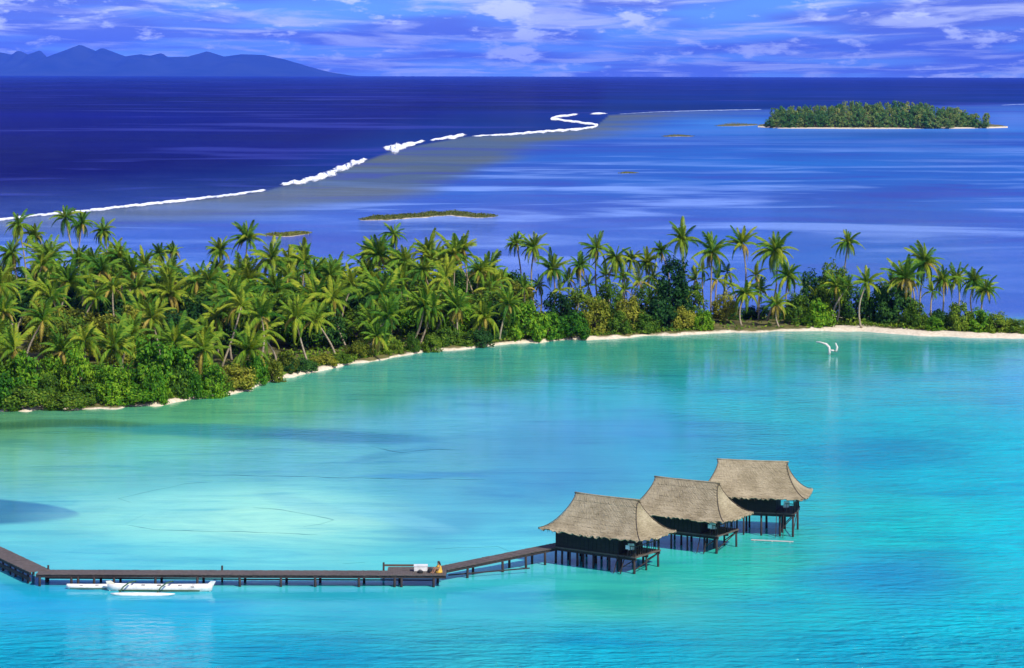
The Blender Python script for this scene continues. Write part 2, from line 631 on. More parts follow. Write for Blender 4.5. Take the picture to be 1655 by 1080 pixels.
    def blot(cu, cv, su, sv, ang, c_, a_, wobs=1.0):
        nonlocal inn
        ca, sa = math.cos(ang), math.sin(ang)
        du, dv = u - cu + 14 * n_in, w - cv + 4.0 * wobs * n_in
        q = ((du * ca + dv * sa) / su) ** 2 + ((-du * sa + dv * ca) / sv) ** 2
        g = (a_ * smooth(1.7, 0.35, q))[:, None]
        inn = inn * (1 - g) + np.array(lin(*c_)) * g
    blot(420, 702, 270, 11, 0.02, (38, 140, 165), 0.75)
    blot(560, 708, 130, 10, 0.03, (25, 118, 165), 0.65)
    blot(100, 690, 140, 7, 0.0, (40, 92, 72), 0.65)
    tp = np.interp(u, [-300, 0, 60, 105, 125, 140], [806, 808, 813, 821, 827, 834]) + 0.8 * n_in
    bt = np.interp(u, [-300, 0, 60, 105, 128, 140], [860, 853, 849, 844, 839, 833]) + 0.8 * n_in
    g = (0.9 * smooth(0, 3.5, w - tp) * smooth(0, 7, bt - w) * smooth(141, 120, u))[:, None]
    inn = inn * (1 - g) + (np.array(lin(24, 108, 140)) + (np.array(lin(12, 116, 172)) - np.array(lin(24, 108, 140))) * smooth(0, 120, u)[:, None]) * g
    blot(640, 735, 70, 6, -0.2, (50, 140, 175), 0.5)
    blot(700, 773, 110, 4, 0.0, (40, 135, 195), 0.55)
    blot(520, 825, 90, 12, 0.25, (84, 170, 205), 0.55)
    blot(1010, 690, 200, 12, 0.0, (60, 150, 205), 0.3)
    blot(1440, 735, 150, 22, 0.0, (18, 140, 198), 0.45)
    blot(1400, 935, 130, 24, 0.0, (22, 140, 200), 0.45)
    blot(380, 838, 300, 42, 0.0, (160, 225, 212), 0.45)
    blot(430, 845, 180, 22, 0.0, (180, 235, 214), 0.4)
    blot(650, 840, 90, 10, 0.2, (130, 205, 225), 0.45)
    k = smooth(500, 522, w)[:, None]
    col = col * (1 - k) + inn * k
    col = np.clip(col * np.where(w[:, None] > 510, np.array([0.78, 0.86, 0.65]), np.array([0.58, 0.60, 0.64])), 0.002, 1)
    ca = me.color_attributes.new('bed_reflection', 'FLOAT_COLOR', 'POINT')
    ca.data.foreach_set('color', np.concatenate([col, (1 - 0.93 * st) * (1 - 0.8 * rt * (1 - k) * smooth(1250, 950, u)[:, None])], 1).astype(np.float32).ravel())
    # how rippled the surface is: calm in the sheltered lagoon, choppy outside and near the camera
    rip = 0.10 + 1.8 * smooth(975, 1075, w) + 1.3 * smooth(1050, 1500, u) * smooth(590, 700, w)
    rip = rip * smooth(480, 560, w) + 0.9 * (1 - smooth(480, 560, w))
    rip *= 1 + 0.35 * n_in
    ra = me.attributes.new('ripple', 'FLOAT', 'POINT')
    ra.data.foreach_set('value', np.clip(rip, 0.05, 3).astype(np.float32))
    o = bpy.data.objects.new('lagoon_water', me)
    C.objects.link(o)
    return o


m = Mat('water')
t = m.n('ShaderNodeTexCoord')
att = m.n('ShaderNodeAttribute', attribute_name='bed_reflection')
rat = m.n('ShaderNodeAttribute', attribute_name='ripple')
ob = t.outputs['Object']
cd = m.n('ShaderNodeVectorMath', operation='LENGTH')
m.l(ob, cd.inputs[0])
dist = cd.outputs['Value']
# long wind streaks and gust patches, brighter sky reflection painted into the base colour
s1 = m.noise(m.mapping(ob, (0.010, 0.017, 0.01)), 1.0, 4, 0.55, 0.5)
s2 = m.noise(m.mapping(ob, (0.0022, 0.0042, 0.01)), 1.0, 6, 0.62, 0.3)
farm = m.maprange(dist, 700, 1800, 0, 1, True)
sm = m.mix(farm, s1, s2)
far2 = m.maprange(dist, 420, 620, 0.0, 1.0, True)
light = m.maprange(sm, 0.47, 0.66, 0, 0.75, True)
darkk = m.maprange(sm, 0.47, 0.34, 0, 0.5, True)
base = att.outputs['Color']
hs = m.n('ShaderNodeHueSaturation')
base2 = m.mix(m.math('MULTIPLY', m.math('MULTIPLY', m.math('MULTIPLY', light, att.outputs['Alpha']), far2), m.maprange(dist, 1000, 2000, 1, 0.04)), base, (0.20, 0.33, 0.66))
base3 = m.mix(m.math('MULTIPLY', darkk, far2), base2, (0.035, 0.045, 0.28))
# sand ribs, weed and current streaks in the shallow lagoon
near = m.math('SUBTRACT', 1.0, far2)
k1 = m.noise(m.mapping(ob, (0.055, 0.26, 0.1), (0, 0, 0.12)), 1.0, 6, 0.62, 0.8)
k2 = m.noise(m.mapping(ob, (0.22, 0.75, 0.1), (0, 0, -0.15)), 1.0, 4, 0.6, 0.6)
kd = m.math('ADD', m.math('MULTIPLY', m.maprange(k1, 0.50, 0.33, 0, 0.46, True), near), m.math('MULTIPLY', m.maprange(k2, 0.46, 0.30, 0, 0.16, True), near))
kl = m.math('MULTIPLY', m.maprange(k1, 0.50, 0.72, 0, 0.5, True), near)
kb = m.noise(m.mapping(ob, (0.035, 0.075, 0.1), (0, 0, 0.3)), 1.0, 5, 0.65, 0.6)
kd = m.math('ADD', kd, m.math('MULTIPLY', m.maprange(kb, 0.50, 0.36, 0, 0.38, True), near), clamp=True)
base3 = m.mix(kd, base3, m.mix(1.0, base3, (0.42, 0.68, 0.86), 'MULTIPLY'))
base3 = m.mix(kl, base3, m.mix(1.0, base3, (1.25, 1.18, 1.12), 'MULTIPLY'))
# small ripples
r1 = m.noise(m.mapping(ob, (0.38, 0.95, 0.6)), 1.0, 3, 0.55, 0.25)
r2 = m.noise(m.mapping(ob, (1.5, 3.6, 2.6)), 1.0, 3, 0.6, 0.2)
hgt = m.math('ADD', m.math('MULTIPLY', r1, 1.0), m.math('MULTIPLY', r2, 0.22))
fade = m.maprange(dist, 180, 1500, 1.0, 0.25)
bst = m.math('MULTIPLY', m.math('MULTIPLY', rat.outputs['Fac'], 0.55), fade)
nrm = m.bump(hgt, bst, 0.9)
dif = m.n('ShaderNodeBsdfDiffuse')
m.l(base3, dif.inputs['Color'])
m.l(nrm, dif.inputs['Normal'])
gl = m.n('ShaderNodeBsdfGlossy')
gl.inputs['Roughness'].default_value = 0.06
gl.inputs['Color'].default_value = (0.95, 0.97, 1, 1)
m.l(nrm, gl.inputs['Normal'])
fr = m.n('ShaderNodeFresnel')
fr.inputs['IOR'].default_value = 1.33
m.l(nrm, fr.inputs['Normal'])
ff = m.math('MULTIPLY', fr.outputs[0], m.math('MULTIPLY', m.maprange(dist, 195, 370, 0.52, 0.85, True), m.maprange(dist, 420, 1100, 1.0, 0.11, True)))
mx = m.n('ShaderNodeMixShader')
m.l(ff, mx.inputs[0]); m.l(dif.outputs[0], mx.inputs[1]); m.l(gl.outputs[0], mx.inputs[2])
M['water'] = m.done(mx.outputs[0])

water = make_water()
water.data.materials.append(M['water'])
tag(water, kind='structure')
water.name = 'water'

# ------------------------------------------------------------------ mountains on the horizon
def make_mountains():
    prof = [(-420, 116), (-300, 100), (-220, 92), (-140, 97), (-60, 84), (0, 87), (20, 91), (30, 84), (45, 91), (64, 84), (75, 95),
            (130, 74.5), (155, 85), (165, 79.5), (202, 93), (228, 89.5), (243, 92), (260, 87.5), (270, 94), (305, 93), (335, 84.5), (362, 93), (390, 89), (425, 90),
            (460, 97), (500, 109), (530, 117), (555, 121), (575, 124)]
    D = 52000.0
    us = np.linspace(-420, 575, 400)
    hp = np.interp(us, [p[0] for p in prof], [Z_at(p[1], D) for p in prof])
    xs = (us - HX) * D / F
    nd = 36
    ds = np.linspace(-1, 1, nd)
    verts, faces = [], []
    for j, dd in enumerate(ds):
        for i, xx in enumerate(xs):
            rid = 1 - abs(dd) ** 0.9
            spur = 1 + 0.30 * math.sin(xx / 420.0 + 1.7 * math.sin(xx / 1300.0)) * math.sin(math.pi * abs(dd)) \
                + 0.10 * math.sin(xx / 150.0 + dd * 9) * math.sin(math.pi * abs(dd))
            z = max(0.0, hp[i]) * max(0.0, rid * spur) if j not in (0, nd - 1) else -1.0
            if abs(dd) < 1.0 / nd * 1.2:
                z = max(0.0, hp[i])
            verts.append((xx, D + dd * 4200.0, z if hp[i] > 0 else -1.0))
    n = len(xs)
    for j in range(nd - 1):
        for i in range(n - 1):
            a = j * n + i
            faces.append((a, a + 1, a + n + 1, a + n))
    o = mesh_obj('mountains', verts, faces, M['mountain'])
    tag(o, kind='structure')


make_mountains()

# ------------------------------------------------------------------ breakers on the reef
def surf(line, widths, hgt, label, mat='foam', seed=1, jag=0.28):
    """a ridge of broken white water along a line of (u, v)"""
    rr = np.random.default_rng(seed)
    pts = []
    for (a, b) in zip(line[:-1], line[1:]):
        n = max(2, int(math.hypot(b[0] - a[0], (b[1] - a[1])) / 1.6))
        for k in range(n):
            pts.append((a[0] + (b[0] - a[0]) * k / n, a[1] + (b[1] - a[1]) * k / n))
    pts.append(line[-1])
    L = len(pts)
    wq = np.interp(np.linspace(0, 1, L), np.linspace(0, 1, len(widths)), widths)
    s = np.arange(L)
    e1 = wob(s, seed, 5, 0.35); e2 = wob(s, seed + 1, 5, 0.4); hh = wob(s, seed + 2, 5, 0.5)
    cross = 7
    verts, faces = [], []
    for i, (pu, pv) in enumerate(pts):
        wv = max(0.3, wq[i])
        tap = min(1.0, (i + 0.3) / 5.0, (L - i - 0.7) / 5.0)
        lo = pv + wv * 0.5 * (1 + jag * e1[i]) * tap
        hi = pv - wv * 0.5 * (1 + jag * e2[i]) * tap
        A, B = P(pu, lo), P(pu, hi)
        for k in range(cross):
            q = k / (cross - 1)
            p = A.lerp(B, q)
            z = hgt * math.sin(math.pi * q) ** 0.7 * (0.65 + 0.25 * hh[i]) * tap * (1 + rr.uniform(-0.12, 0.12))
            verts.append((p.x + rr.uniform(-0.05, 0.05) * wv, p.y, max(0.02, z) if 0 < k < cross - 1 else -0.02))
    for i in range(L - 1):
        for k in range(cross - 1):
            a = i * cross + k
            faces.append((a, a + cross, a + cross + 1, a + 1))
    o = mesh_obj('breaking_wave', verts, faces, M[mat], smooth=True)
    ea = o.data.attributes.new('core', 'FLOAT', 'POINT')
    ea.data.foreach_set('value', [math.sin(math.pi * k / (cross - 1)) * min(1.0, (i + 0.3) / 6.0, (L - i - 0.7) / 6.0) for i in range(L) for k in range(cross)])
    tag(o, label, 'surf', 'surf along the reef', 'stuff')


surf([(-120, 371), (0, 357.5), (60, 350), (130, 344), (200, 336), (300, 325), (370, 317), (433, 308)], [3.5, 5, 4.5, 5.5, 5.5, 5, 4],
     0.35, 'long thin white surf line crossing the left of the reef', seed=2)
surf([(449, 301), (490, 295), (520, 287), (545, 277), (570, 266), (596, 258)], [4, 9, 12, 14, 12, 6],
     0.9, 'widest white breaker in the middle of the reef line', seed=5, jag=0.35)
surf([(617, 239), (634, 242), (650, 238), (668, 233), (690, 228)], [5, 19, 12, 6, 4],
     0.9, 'wedge shaped white breaker right of the widest one', seed=9, jag=0.3)
surf([(692, 228), (715, 224.5), (735, 221.5), (756, 218)], [3, 5, 8, 7], 0.7, 'short white breaker ending at deep blue water', seed=12)
surf([(760, 221), (820, 218), (880, 213), (935, 209), (958, 206), (967, 202), (945, 199), (915, 195), (890, 192), (905, 188), (938, 184.5)],
     [2.0, 3, 4, 5, 5, 5, 4, 5, 4, 5, 3], 0.8, 'zigzag white breaker at the far bend of the reef', seed=15, jag=0.3)
surf([(951, 184.5), (968, 183.3), (984, 183.6)], [3, 4, 2], 0.9, 'small white breaker patch beyond the zigzag one', seed=18)
surf([(995, 184.5), (1060, 180.5), (1140, 178), (1236, 176)], [0.6, 0.9, 1.2, 0.9], 0.15,
     'faint pale surf thread leading to the wooded island', 'thin_foam', seed=21)
surf([(1612, 168.5), (1655, 166.5), (1760, 162)], [0.6, 0.9, 0.8], 0.1, 'faint pale surf thread right of the wooded island', 'thin_foam', seed=23)

# ------------------------------------------------------------------ islet ground
def shore_front(px):
    return float(np.interp(px, [-700, -200, 0, 60, 130, 190, 250, 300, 340, 380, 420, 460, 520, 560, 620, 680, 740, 790, 830, 880, 940, 1000, 1060, 1120, 1180, 1240, 1300, 1340, 1400, 1450, 1500, 1560, 1620, 1655, 1800, 1900],
                           [676, 672, 668, 667, 664, 665, 658, 652, 645, 638, 627, 614, 601, 594, 582, 573, 566, 562, 557, 553, 551, 547.5, 543.5, 541, 538.5, 536, 535.5, 534.5, 536.5, 539.5, 543, 545, 546, 547, 549, 540]))


def shore_back(px):
    return float(np.interp(px, [-700, -200, 0, 300, 600, 900, 1100, 1250, 1400, 1500, 1600, 1655, 1800, 1900],
                           [495, 495, 495, 500, 505, 506, 508, 511, 510, 514, 520, 526, 535, 539]))


def islet():
    us = np.arange(-700, 1901, 8.0)
    nd = 26
    verts, faces, inl = [], [], []
    wf = wob(us, 31, 5, 0.045) * np.interp(us, [0, 900, 1300], [3.2, 2.0, 0.8])
    for i, pu in enumerate(us):
        df = H * F / (shore_front(pu) + wf[i] - HY)
        db = H * F / (shore_back(pu) - HY)
        for k in range(nd):
            q = k / (nd - 1)
            q = q ** 1.6
            d = df + (db - df) * q
            depth = min(d - df, db - d)
            x = X_at(pu, df) + (X_at(pu, df) / df) * (d - df)
            z = -0.35 + 0.42 * min(depth, 3.0) - 0.05 * min(depth, 3.0) ** 2 + 0.015 * max(0, depth - 3)
            z = min(z, 1.1) + 0.05 * math.sin(x * 0.9 + d) + 0.04 * math.sin(x * 2.3 - d * 1.3)
            if k in (0, nd - 1):
                z = -0.4
            verts.append((x, d, z))
            wid = 0.5 + 0.5 * math.sin(pu * 0.021 + 1) * math.sin(pu * 0.0083)
            beach = 1.3 + 1.7 * wid
            if pu > 1310: beach = 6.0
            inl.append(min(1.0, depth / (beach * 2)))
    n = nd
    for i in range(len(us) - 1):
        for k in range(nd - 1):
            a = i * n + k
            faces.append((a, a + n, a + n + 1, a + 1))
    o = mesh_obj('islet_ground', verts, faces, M['islet_ground'], smooth=True)
    a = o.data.attributes.new('inland', 'FLOAT', 'POINT')
    a.data.foreach_set('value', inl)
    tag(o, kind='structure')


islet()

# ------------------------------------------------------------------ vegetation building blocks
def leaf_cloud(name, mat, seed, clumps, per, size, shape='round', asp=1.5):
    """many small leaf faces gathered in clumps inside a unit dome (radius 1, height 1)"""
    r = np.random.default_rng(seed)
    V, Fc = [], []
    for c in range(clumps):
        while True:
            p = r.uniform(-1, 1, 3); p[2] = r.uniform(0.0, 1.0)
            if shape == 'round':
                q = (p[0] ** 2 + p[1] ** 2) + ((p[2] - 0.42) / 0.58) ** 2
                ok = q < 1.0 and q > 0.25
            elif shape == 'tall':
                rad = 0.95 * (1 - abs(p[2] - 0.35) ** 1.5)
                q = (p[0] ** 2 + p[1] ** 2) / rad ** 2
                ok = 0.2 < q < 1.0
            else:   # shrub: reaches the ground
                q = p[0] ** 2 + p[1] ** 2 + (p[2]) ** 2
                ok = 0.3 < q < 1.0
            if ok:
                break
        cr = r.uniform(0.16, 0.34)
        nrm0 = np.array([p[0], p[1], p[2] - 0.3])
        nrm0 = nrm0 / (np.linalg.norm(nrm0) + 1e-6)
        for k in range(per):
            o = r.normal(0, 1, 3); o = o / np.linalg.norm(o) * cr * r.uniform(0.35, 1.0) ** 0.6
            o[2] *= 1.0 / asp
            pos = p * 0.92 + o
            if pos[2] < 0: pos[2] = abs(pos[2]) * 0.3
            nn = o / (np.linalg.norm(o) + 1e-6) * 0.8 + nrm0 * 0.5 + r.normal(0, 0.55, 3) + np.array([0, 0, 0.35])
            nn /= np.linalg.norm(nn)
            a = np.cross(nn, r.normal(0, 1, 3)); a /= np.linalg.norm(a) + 1e-6
            b = np.cross(nn, a)
            s = size * r.uniform(0.6, 1.35)
            a = a * [1, 1, 1 / asp]; b = b * [1, 1, 1 / asp]
            i = len(V)
            V += [pos - a * s, pos - b * s * 0.5, pos + a * s, pos + b * s * 0.5]
            Fc.append((i, i + 1, i + 2, i + 3))
    me = bpy.data.meshes.new(name)
    me.from_pydata([tuple(v) for v in V], [], Fc)
    me.materials.append(mat)
    me.update()
    return me


CROWN = {}
for key, mat in (('bright', 'leaf_bright'), ('olive', 'leaf_olive'), ('dark', 'leaf_dark'), ('mid', 'leaf_mid')):
    CROWN[key, 'shrub'] = [leaf_cloud('crown', M[mat], 100 + i, 52, 64, 0.072, 'shrub', 1.5) for i in range(3)]
    CROWN[key, 'round'] = [leaf_cloud('crown', M[mat], 120 + i, 60, 64, 0.072, 'round', 2.1) for i in range(3)]
    CROWN[key, 'tall'] = [leaf_cloud('crown', M[mat], 140 + i, 90, 70, 0.072, 'tall', 2.9) for i in range(2)]

stem_mb = MB()
stem_mb.tube([(0, 0, -0.3), (0.02, 0, 0.4), (-0.02, 0.03, 1.0)], [0.12, 0.09, 0.05], 6)
for an in (0.5, 2.4, 4.3):
    stem_mb.tube([(0, 0, 0.55), (0.3 * math.cos(an), 0.3 * math.sin(an), 1.0), (0.75 * math.cos(an), 0.75 * math.sin(an), 1.5)], [0.06, 0.045, 0.02], 5)
STEM = bpy.data.meshes.new('trunk')
STEM.from_pydata(stem_mb.v, [], stem_mb.f)
STEM.materials.append(M['bark_dark'])


def ground_z(px, d):
    df = H * F / (shore_front(px) - HY); db = H * F / (shore_back(px) - HY)
    dep = min(d - df, db - d)
    return max(-0.1, min(1.1, -0.35 + 0.42 * min(dep, 3) - 0.05 * min(dep, 3) ** 2 + 0.015 * max(0, dep - 3)))


def shrub(px, d, rad, hgt, col, shape, label, group, name='shrub', cat='shrub', lift=0.0):
    gz = ground_z(px, d) - 0.15
    e = empty(name, (X_at(px, d), d, gz), random.uniform(0, 6.28))
    me = random.choice(CROWN[col, shape])
    h0 = hgt * lift
    data_obj('crown', me, e, (0, 0, h0), None, (rad, rad * random.uniform(0.85, 1.1), hgt - h0))
    data_obj('trunk', STEM, e, (0, 0, 0), None, (rad * 0.55, rad * 0.55, max(0.4, (h0 + (hgt - h0) * 0.35))))
    tag(e, label, cat, group)
    return e


# ---- palm fronds
def frond_mesh(seed, droop, mat, nl=26, wid=0.20):
    """a feather leaf of unit length along +X; leaflets hang from a curved rib"""
    r = np.random.default_rng(seed)
    V, Fc = [], []

    def rib(s):
        return np.array([s * (1 - 0.22 * droop * s), 0.0, 0.18 * s - droop * 0.62 * s ** 2.2])
    # rib as a thin three sided bar
    n = 7
    for i in range(n):
        p = rib(i / (n - 1)); w = 0.020 * (1 - i / n) + 0.004
        V += [p + [0, -w, 0], p + [0, w, 0], p + [0, 0, w]]
    for i in range(n - 1):
        a = i * 3
        for k in range(3):
            b = (k + 1) % 3
            Fc.append((a + k, a + b, a + 3 + b, a + 3 + k))
    for i in range(nl):
        s = 0.10 + 0.90 * i / (nl - 1)
        p = rib(s)
        tng = rib(min(1.02, s + 0.03)) - rib(s - 0.03); tng /= np.linalg.norm(tng)
        ll = wid * (math.sin(math.pi * min(1, s * 0.80 + 0.16)) ** 0.7) * r.uniform(0.8, 1.15) + 0.02
        for sd in (-1, 1):
            out = np.array([0, sd, 0]) * 0.80 + tng * (0.55 + 0.5 * s) + np.array([0, 0, -0.38 - 0.25 * droop + r.uniform(-0.16, 0.16)])
            out /= np.linalg.norm(out)
            hw = 0.019 + 0.005 * r.uniform(-1, 1)
            mid = p + out * ll * 0.55
            tip = p + out * ll + np.array([0, 0, -0.05])
            i0 = len(V)
            V += [p - tng * hw * 0.7, mid - tng * hw, tip, mid + tng * hw, p + tng * hw * 0.7]
            Fc.append((i0, i0 + 1, i0 + 2, i0 + 3, i0 + 4) if sd < 0 else (i0 + 4, i0 + 3, i0 + 2, i0 + 1, i0))
    me = bpy.data.meshes.new('frond')
    me.from_pydata([tuple(v) for v in V], [], Fc)
    me.materials.append(mat)
    me.update()
    return me


FR = {}
for mk in ('frond_green', 'frond_lime', 'frond_dry'):
    for di, dr in enumerate((0.18, 0.45, 0.85, 1.25)):
        FR[mk, di] = [frond_mesh(200 + di * 7 + k, dr, M[mk]) for k in range(2)]


def palm(px, py, d, label, group=None, scale=3.4, base_px=None, n=17, lime=0.25, dry=0.12, wind=0.15, trunk_r=0.17, hollow=False):
    """coconut palm with its crown centre on the bearing px and drop py at distance d"""
    bx = px if base_px is None else base_px
    gz = ground_z(bx, d) - 0.2
    base = Vector((X_at(bx, d), d + random.uniform(-0.5, 0.5), gz))
    topz = Z_at(py, d)
    top = Vector((X_at(px, d), d, topz)) - base
    e = empty('coconut_palm', base, 0)
    bow = Vector((random.uniform(-0.9, 0.9), random.uniform(-0.3, 0.3), 0)) * (top.z / 8)
    pts, rad = [], []
    for k in range(9):
        q = k / 8
        p = Vector((top.x * q ** 1.35, top.y * q, top.z * q)) + bow * math.sin(math.pi * q)
        pts.append(p)
        rad.append(trunk_r * (1.5 if k == 0 else 1.0 - 0.38 * q))
    mb = MB().tube(pts, rad, 7)
    mb.build('trunk', M['bark'], e, True)
    stiff = random.random() < 0.45
    lime = lime * random.uniform(0.1, 1.9); dry = dry * random.uniform(0.3, 2.2)
    n = int(n * random.uniform(0.7, 1.15)); scale = scale * random.uniform(0.86, 1.14)
    up = random.uniform(70, 88); drop = random.uniform(92, 135); pw = random.uniform(0.75, 1.2)
    wx, wy = wind * random.uniform(-0.8, 2.6), random.uniform(-0.15, 0.15)
    for i in range(n):
        q = (i + 0.5) / n
        az = i * 2.39996 + random.uniform(-0.3, 0.3)
        # q small: young upright leaves; q large: old hanging ones
        elev = math.radians(up - drop * q ** pw + random.uniform(-14, 14))
        di = (0 if q < 0.25 else (1 if q < 0.55 else (2 if q < 0.8 else 3))) if stiff else (0 if q < 0.10 else (1 if q < 0.28 else (2 if q < 0.6 else 3)))
        if random.random() < 0.10: continue
        x = random.random()
        mk = 'frond_green'
        if q > 0.70 and x < dry * 1.5: mk = 'frond_dry'
        elif x < lime + 0.25 * q: mk = 'frond_lime'
        L = scale * random.uniform(0.72, 1.12) * (0.8 if mk == 'frond_dry' else 1.0) * (0.72 if q < 0.12 else 1.0)
        dirx = Vector((math.cos(az) * math.cos(elev) - wx, math.sin(az) * math.cos(elev) - wy, math.sin(elev))).normalized()
        rot = dirx.to_track_quat('X', 'Z').to_euler()
        data_obj('frond', random.choice(FR[mk, di]), e, top + Vector((0, 0, 0.05)), rot, (L, L, L))
    tag(e, label, 'palm', group)
    return e


# ------------------------------------------------------------------ bungalows over the water
def rounded_rect(L, W, r, n):
    """n points round a rectangle of half sizes L, W"""
    r = min(r, L * 0.99, W * 0.99)
    segs = []
    pts = []
    per = 4 * (L + W)
    for k in range(n):
        s = k / n * per
        if s < 2 * L: p = (-L + s, -W)
        elif s < 2 * L + 2 * W: p = (L, -W + (s - 2 * L))
        elif s < 4 * L + 2 * W: p = (L - (s - 2 * L - 2 * W), W)
        else: p = (-L, W - (s - 4 * L - 2 * W))
        x, y = p
        cx_, cy_ = max(-(L - r), min(L - r, x)), max(-(W - r), min(W - r, y))
        dx, dy = x - cx_, y - cy_
        dl = math.hypot(dx, dy)
        if dl > r and dl > 0:
            x, y = cx_ + dx / dl * r, cy_ + dy / dl * r
        pts.append((x, y))
    return pts


def bungalow(px, ridge_py, d, yaw, label, seed, Le=5.3, We=3.05, Lr=3.2, zr=5.85, ze=3.0, walk=False, stilts=1.45):
    rd = random.Random(seed)
    x = X_at(px, d)
    e = empty('bungalow', (x, d, 0), yaw)
    # ---- thatched roof in overlapping courses
    N = 150
    courses = 9
    t0 = 0.05
    hgt = zr - ze

    def ring(t, lift):
        W = 0.05 + (We - 0.05) * t
        Lq = Lr if t < t0 else Lr + (Le - Lr) * ((t - t0) / (1 - t0)) ** 1.3
        z = zr - hgt * (1 - (1 - t) ** 1.58) - 0.05 * t + lift
        sag = 0.0
        return Lq, W, z
    mb = MB()
    for c in range(courses):
        ta = c / courses
        tb = min(1.0, (c + 1.0) / courses + 0.012)
        rows = []
        for q in (0.0, 0.5, 1.0):
            tt = ta + (tb - ta) * q
            Lq, W, z = ring(tt, 0.022 * q + (0.0 if c else 0.02))
            pr = rounded_rect(Lq, W, 0.10 + 0.38 * tt, N)
            row = []
            for k, (a, b) in enumerate(pr):
                ragged = rd.uniform(-0.035, 0.02) if q == 1.0 else 0.0
                if c == courses - 1 and q == 1.0:
                    ragged = rd.uniform(-0.18, 0.06)
                jx = rd.uniform(-0.015, 0.015)
                # ridge sags a little in the middle, the eave corners lift
                lift_c = 0.10 * tt * (abs(a) / Le) * (abs(b) / We)
                row.append((a + jx, b + jx, z + ragged + lift_c - 0.04 * (1 - (a / Le) ** 2) * (1 - tt)))
            rows.append(row)
        # underside lip
        lip = [(p[0] * 0.985, p[1] * 0.985, p[2] - 0.06) for p in rows[-1]]
        rows.append(lip)
        vs = [p for row in rows for p in row]
        fs = []
        for j in range(len(rows) - 1):
            for k in range(N):
                a, b = j * N + k, j * N + (k + 1) % N
                fs.append((a, a + N, b + N, b))
        mb.add(vs, fs)
    # ceiling below the thatch so that it is a solid shell
    cap = [(p[0] * 0.95, p[1] * 0.95, ze - 0.03) for p in rounded_rect(Le, We, 0.45, 40)]
    peak = [(p[0] * 0.3, p[1] * 0.02, ze + 0.25) for p in rounded_rect(Le, We, 0.45, 40)]
    fs = [(k, (k + 1) % 40, 40 + (k + 1) % 40, 40 + k) for k in range(40)]
    mb.add(cap + peak, fs)
    roof = mb.build('roof', M['thatch'], e, False)
    # ridge roll
    rm = MB()
    pts = [(-Lr - 0.12 + (2 * Lr + 0.24) * k / 10, 0, zr + 0.03 - 0.04 * (1 - ((k - 5) / 5) ** 2)) for k in range(11)]
    rm.tube(pts, [0.075 + 0.012 * rd.uniform(-1, 1) for _ in pts], 7)
    rm.build('ridge_cap', M['thatch'], roof, True)
    for sx in (-1, 1):
        for sy in (-1, 1):
            pts = []
            for k in range(9):
                tt = t0 + (1 - t0) * k / 8
                Lq, W, z = ring(tt, 0.05)
                rr_ = 0.10 + 0.38 * tt
                pts.append((sx * (Lq - rr_ * 0.29), sy * (W - rr_ * 0.29), z + 0.10 * tt * 0.9))
            MB().tube(pts, [0.028] * 9, 5).build('hip_cap', M['thatch_dark'], roof, True)
        # gablet boards
        Lq, W, z = ring(t0, 0)
        MB().tube([(sx * (Lr + 0.03), -W, z), (sx * (Lr + 0.06), 0, zr - 0.05), (sx * (Lr + 0.03), W, z)], [0.03] * 3, 5).build('gable_trim', M['thatch_dark'], roof)
    # eave fringe: loose palm ends hanging under the lip
    fm = MB()
    Lq, W, z = ring(1.0, 0)
    for (a, b) in rounded_rect(Le - 0.04, We - 0.04, 0.45, 210):
        if rd.random() < 0.55:
            ln = rd.uniform(0.08, 0.34)
            w_ = rd.uniform(0.02, 0.05)
            dx, dy = (w_, 0) if abs(b) > We - 0.3 else (0, w_)
            zz = z + 0.10 * (abs(a) / Le) * (abs(b) / We)
            fm.add([(a - dx, b - dy, zz + 0.02), (a + dx, b + dy, zz + 0.02), (a * 0.99, b * 0.99, zz - ln)], [(0, 1, 2)])
    fr_o = fm.build('thatch_fringe', M['thatch_dark'], roof)
    fr_o['kind'] = 'stuff'
    # ---- floor, beams
    fl = stilts
    x0, x1, y0, y1 = -4.15, 4.15, -2.05, 2.05
    MB().box((x0, y0, fl - 0.12), (x1, y1, fl)).build('floor_deck', M['deck_wood'], e)
    for yy in (y0 + 0.15, 0, y1 - 0.15):
        MB().box((x0 + 0.02, yy - 0.07, fl - 0.34), (x1 - 0.02, yy + 0.07, fl - 0.123)).build('floor_beam', M['post_wood'], e)
    # ---- walls of upright boards (terrace at the +x end)
    wx1 = 2.35
    wtop = ze + 0.35

    def wall(a, b, name='wall'):
        w_ = MB()
        A, B = Vector((*a, fl + 0.003)), Vector((*b, fl + 0.003))
        w_.add([A, B, B + Vector((0, 0, wtop - fl)), A + Vector((0, 0, wtop - fl))], [(0, 1, 2, 3)])
        dr = (B - A).normalized(); nrm = Vector((dr.y, -dr.x, 0))
        o = w_.build(name, M['dark_wood'], e)
        L = (B - A).length
        nb = int(L / 0.42)
        for k in range(nb):
            p = A + dr * (L * (k + 0.5) / nb) + nrm * (0.012 + rd.uniform(0, 0.012))
            q = p + Vector((0, 0, wtop - fl))
            hw = L / nb * 0.47
            bm_ = MB()
            th = 0.02
            vs = [p - dr * hw - nrm * th, p + dr * hw - nrm * th, p + dr * hw + nrm * th, p - dr * hw + nrm * th]
            vs += [v + Vector((0, 0, wtop - fl)) for v in vs]
            bm_.add(vs, [(3, 2, 1, 0), (4, 5, 6, 7), (0, 1, 5, 4), (1, 2, 6, 5), (2, 3, 7, 6), (3, 0, 4, 7)])
            bm_.build('board', M['dark_wood'], o)
        return o
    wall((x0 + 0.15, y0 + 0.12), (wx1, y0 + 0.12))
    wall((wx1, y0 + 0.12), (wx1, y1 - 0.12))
    wall((wx1, y1 - 0.12), (x0 + 0.15, y1 - 0.12))
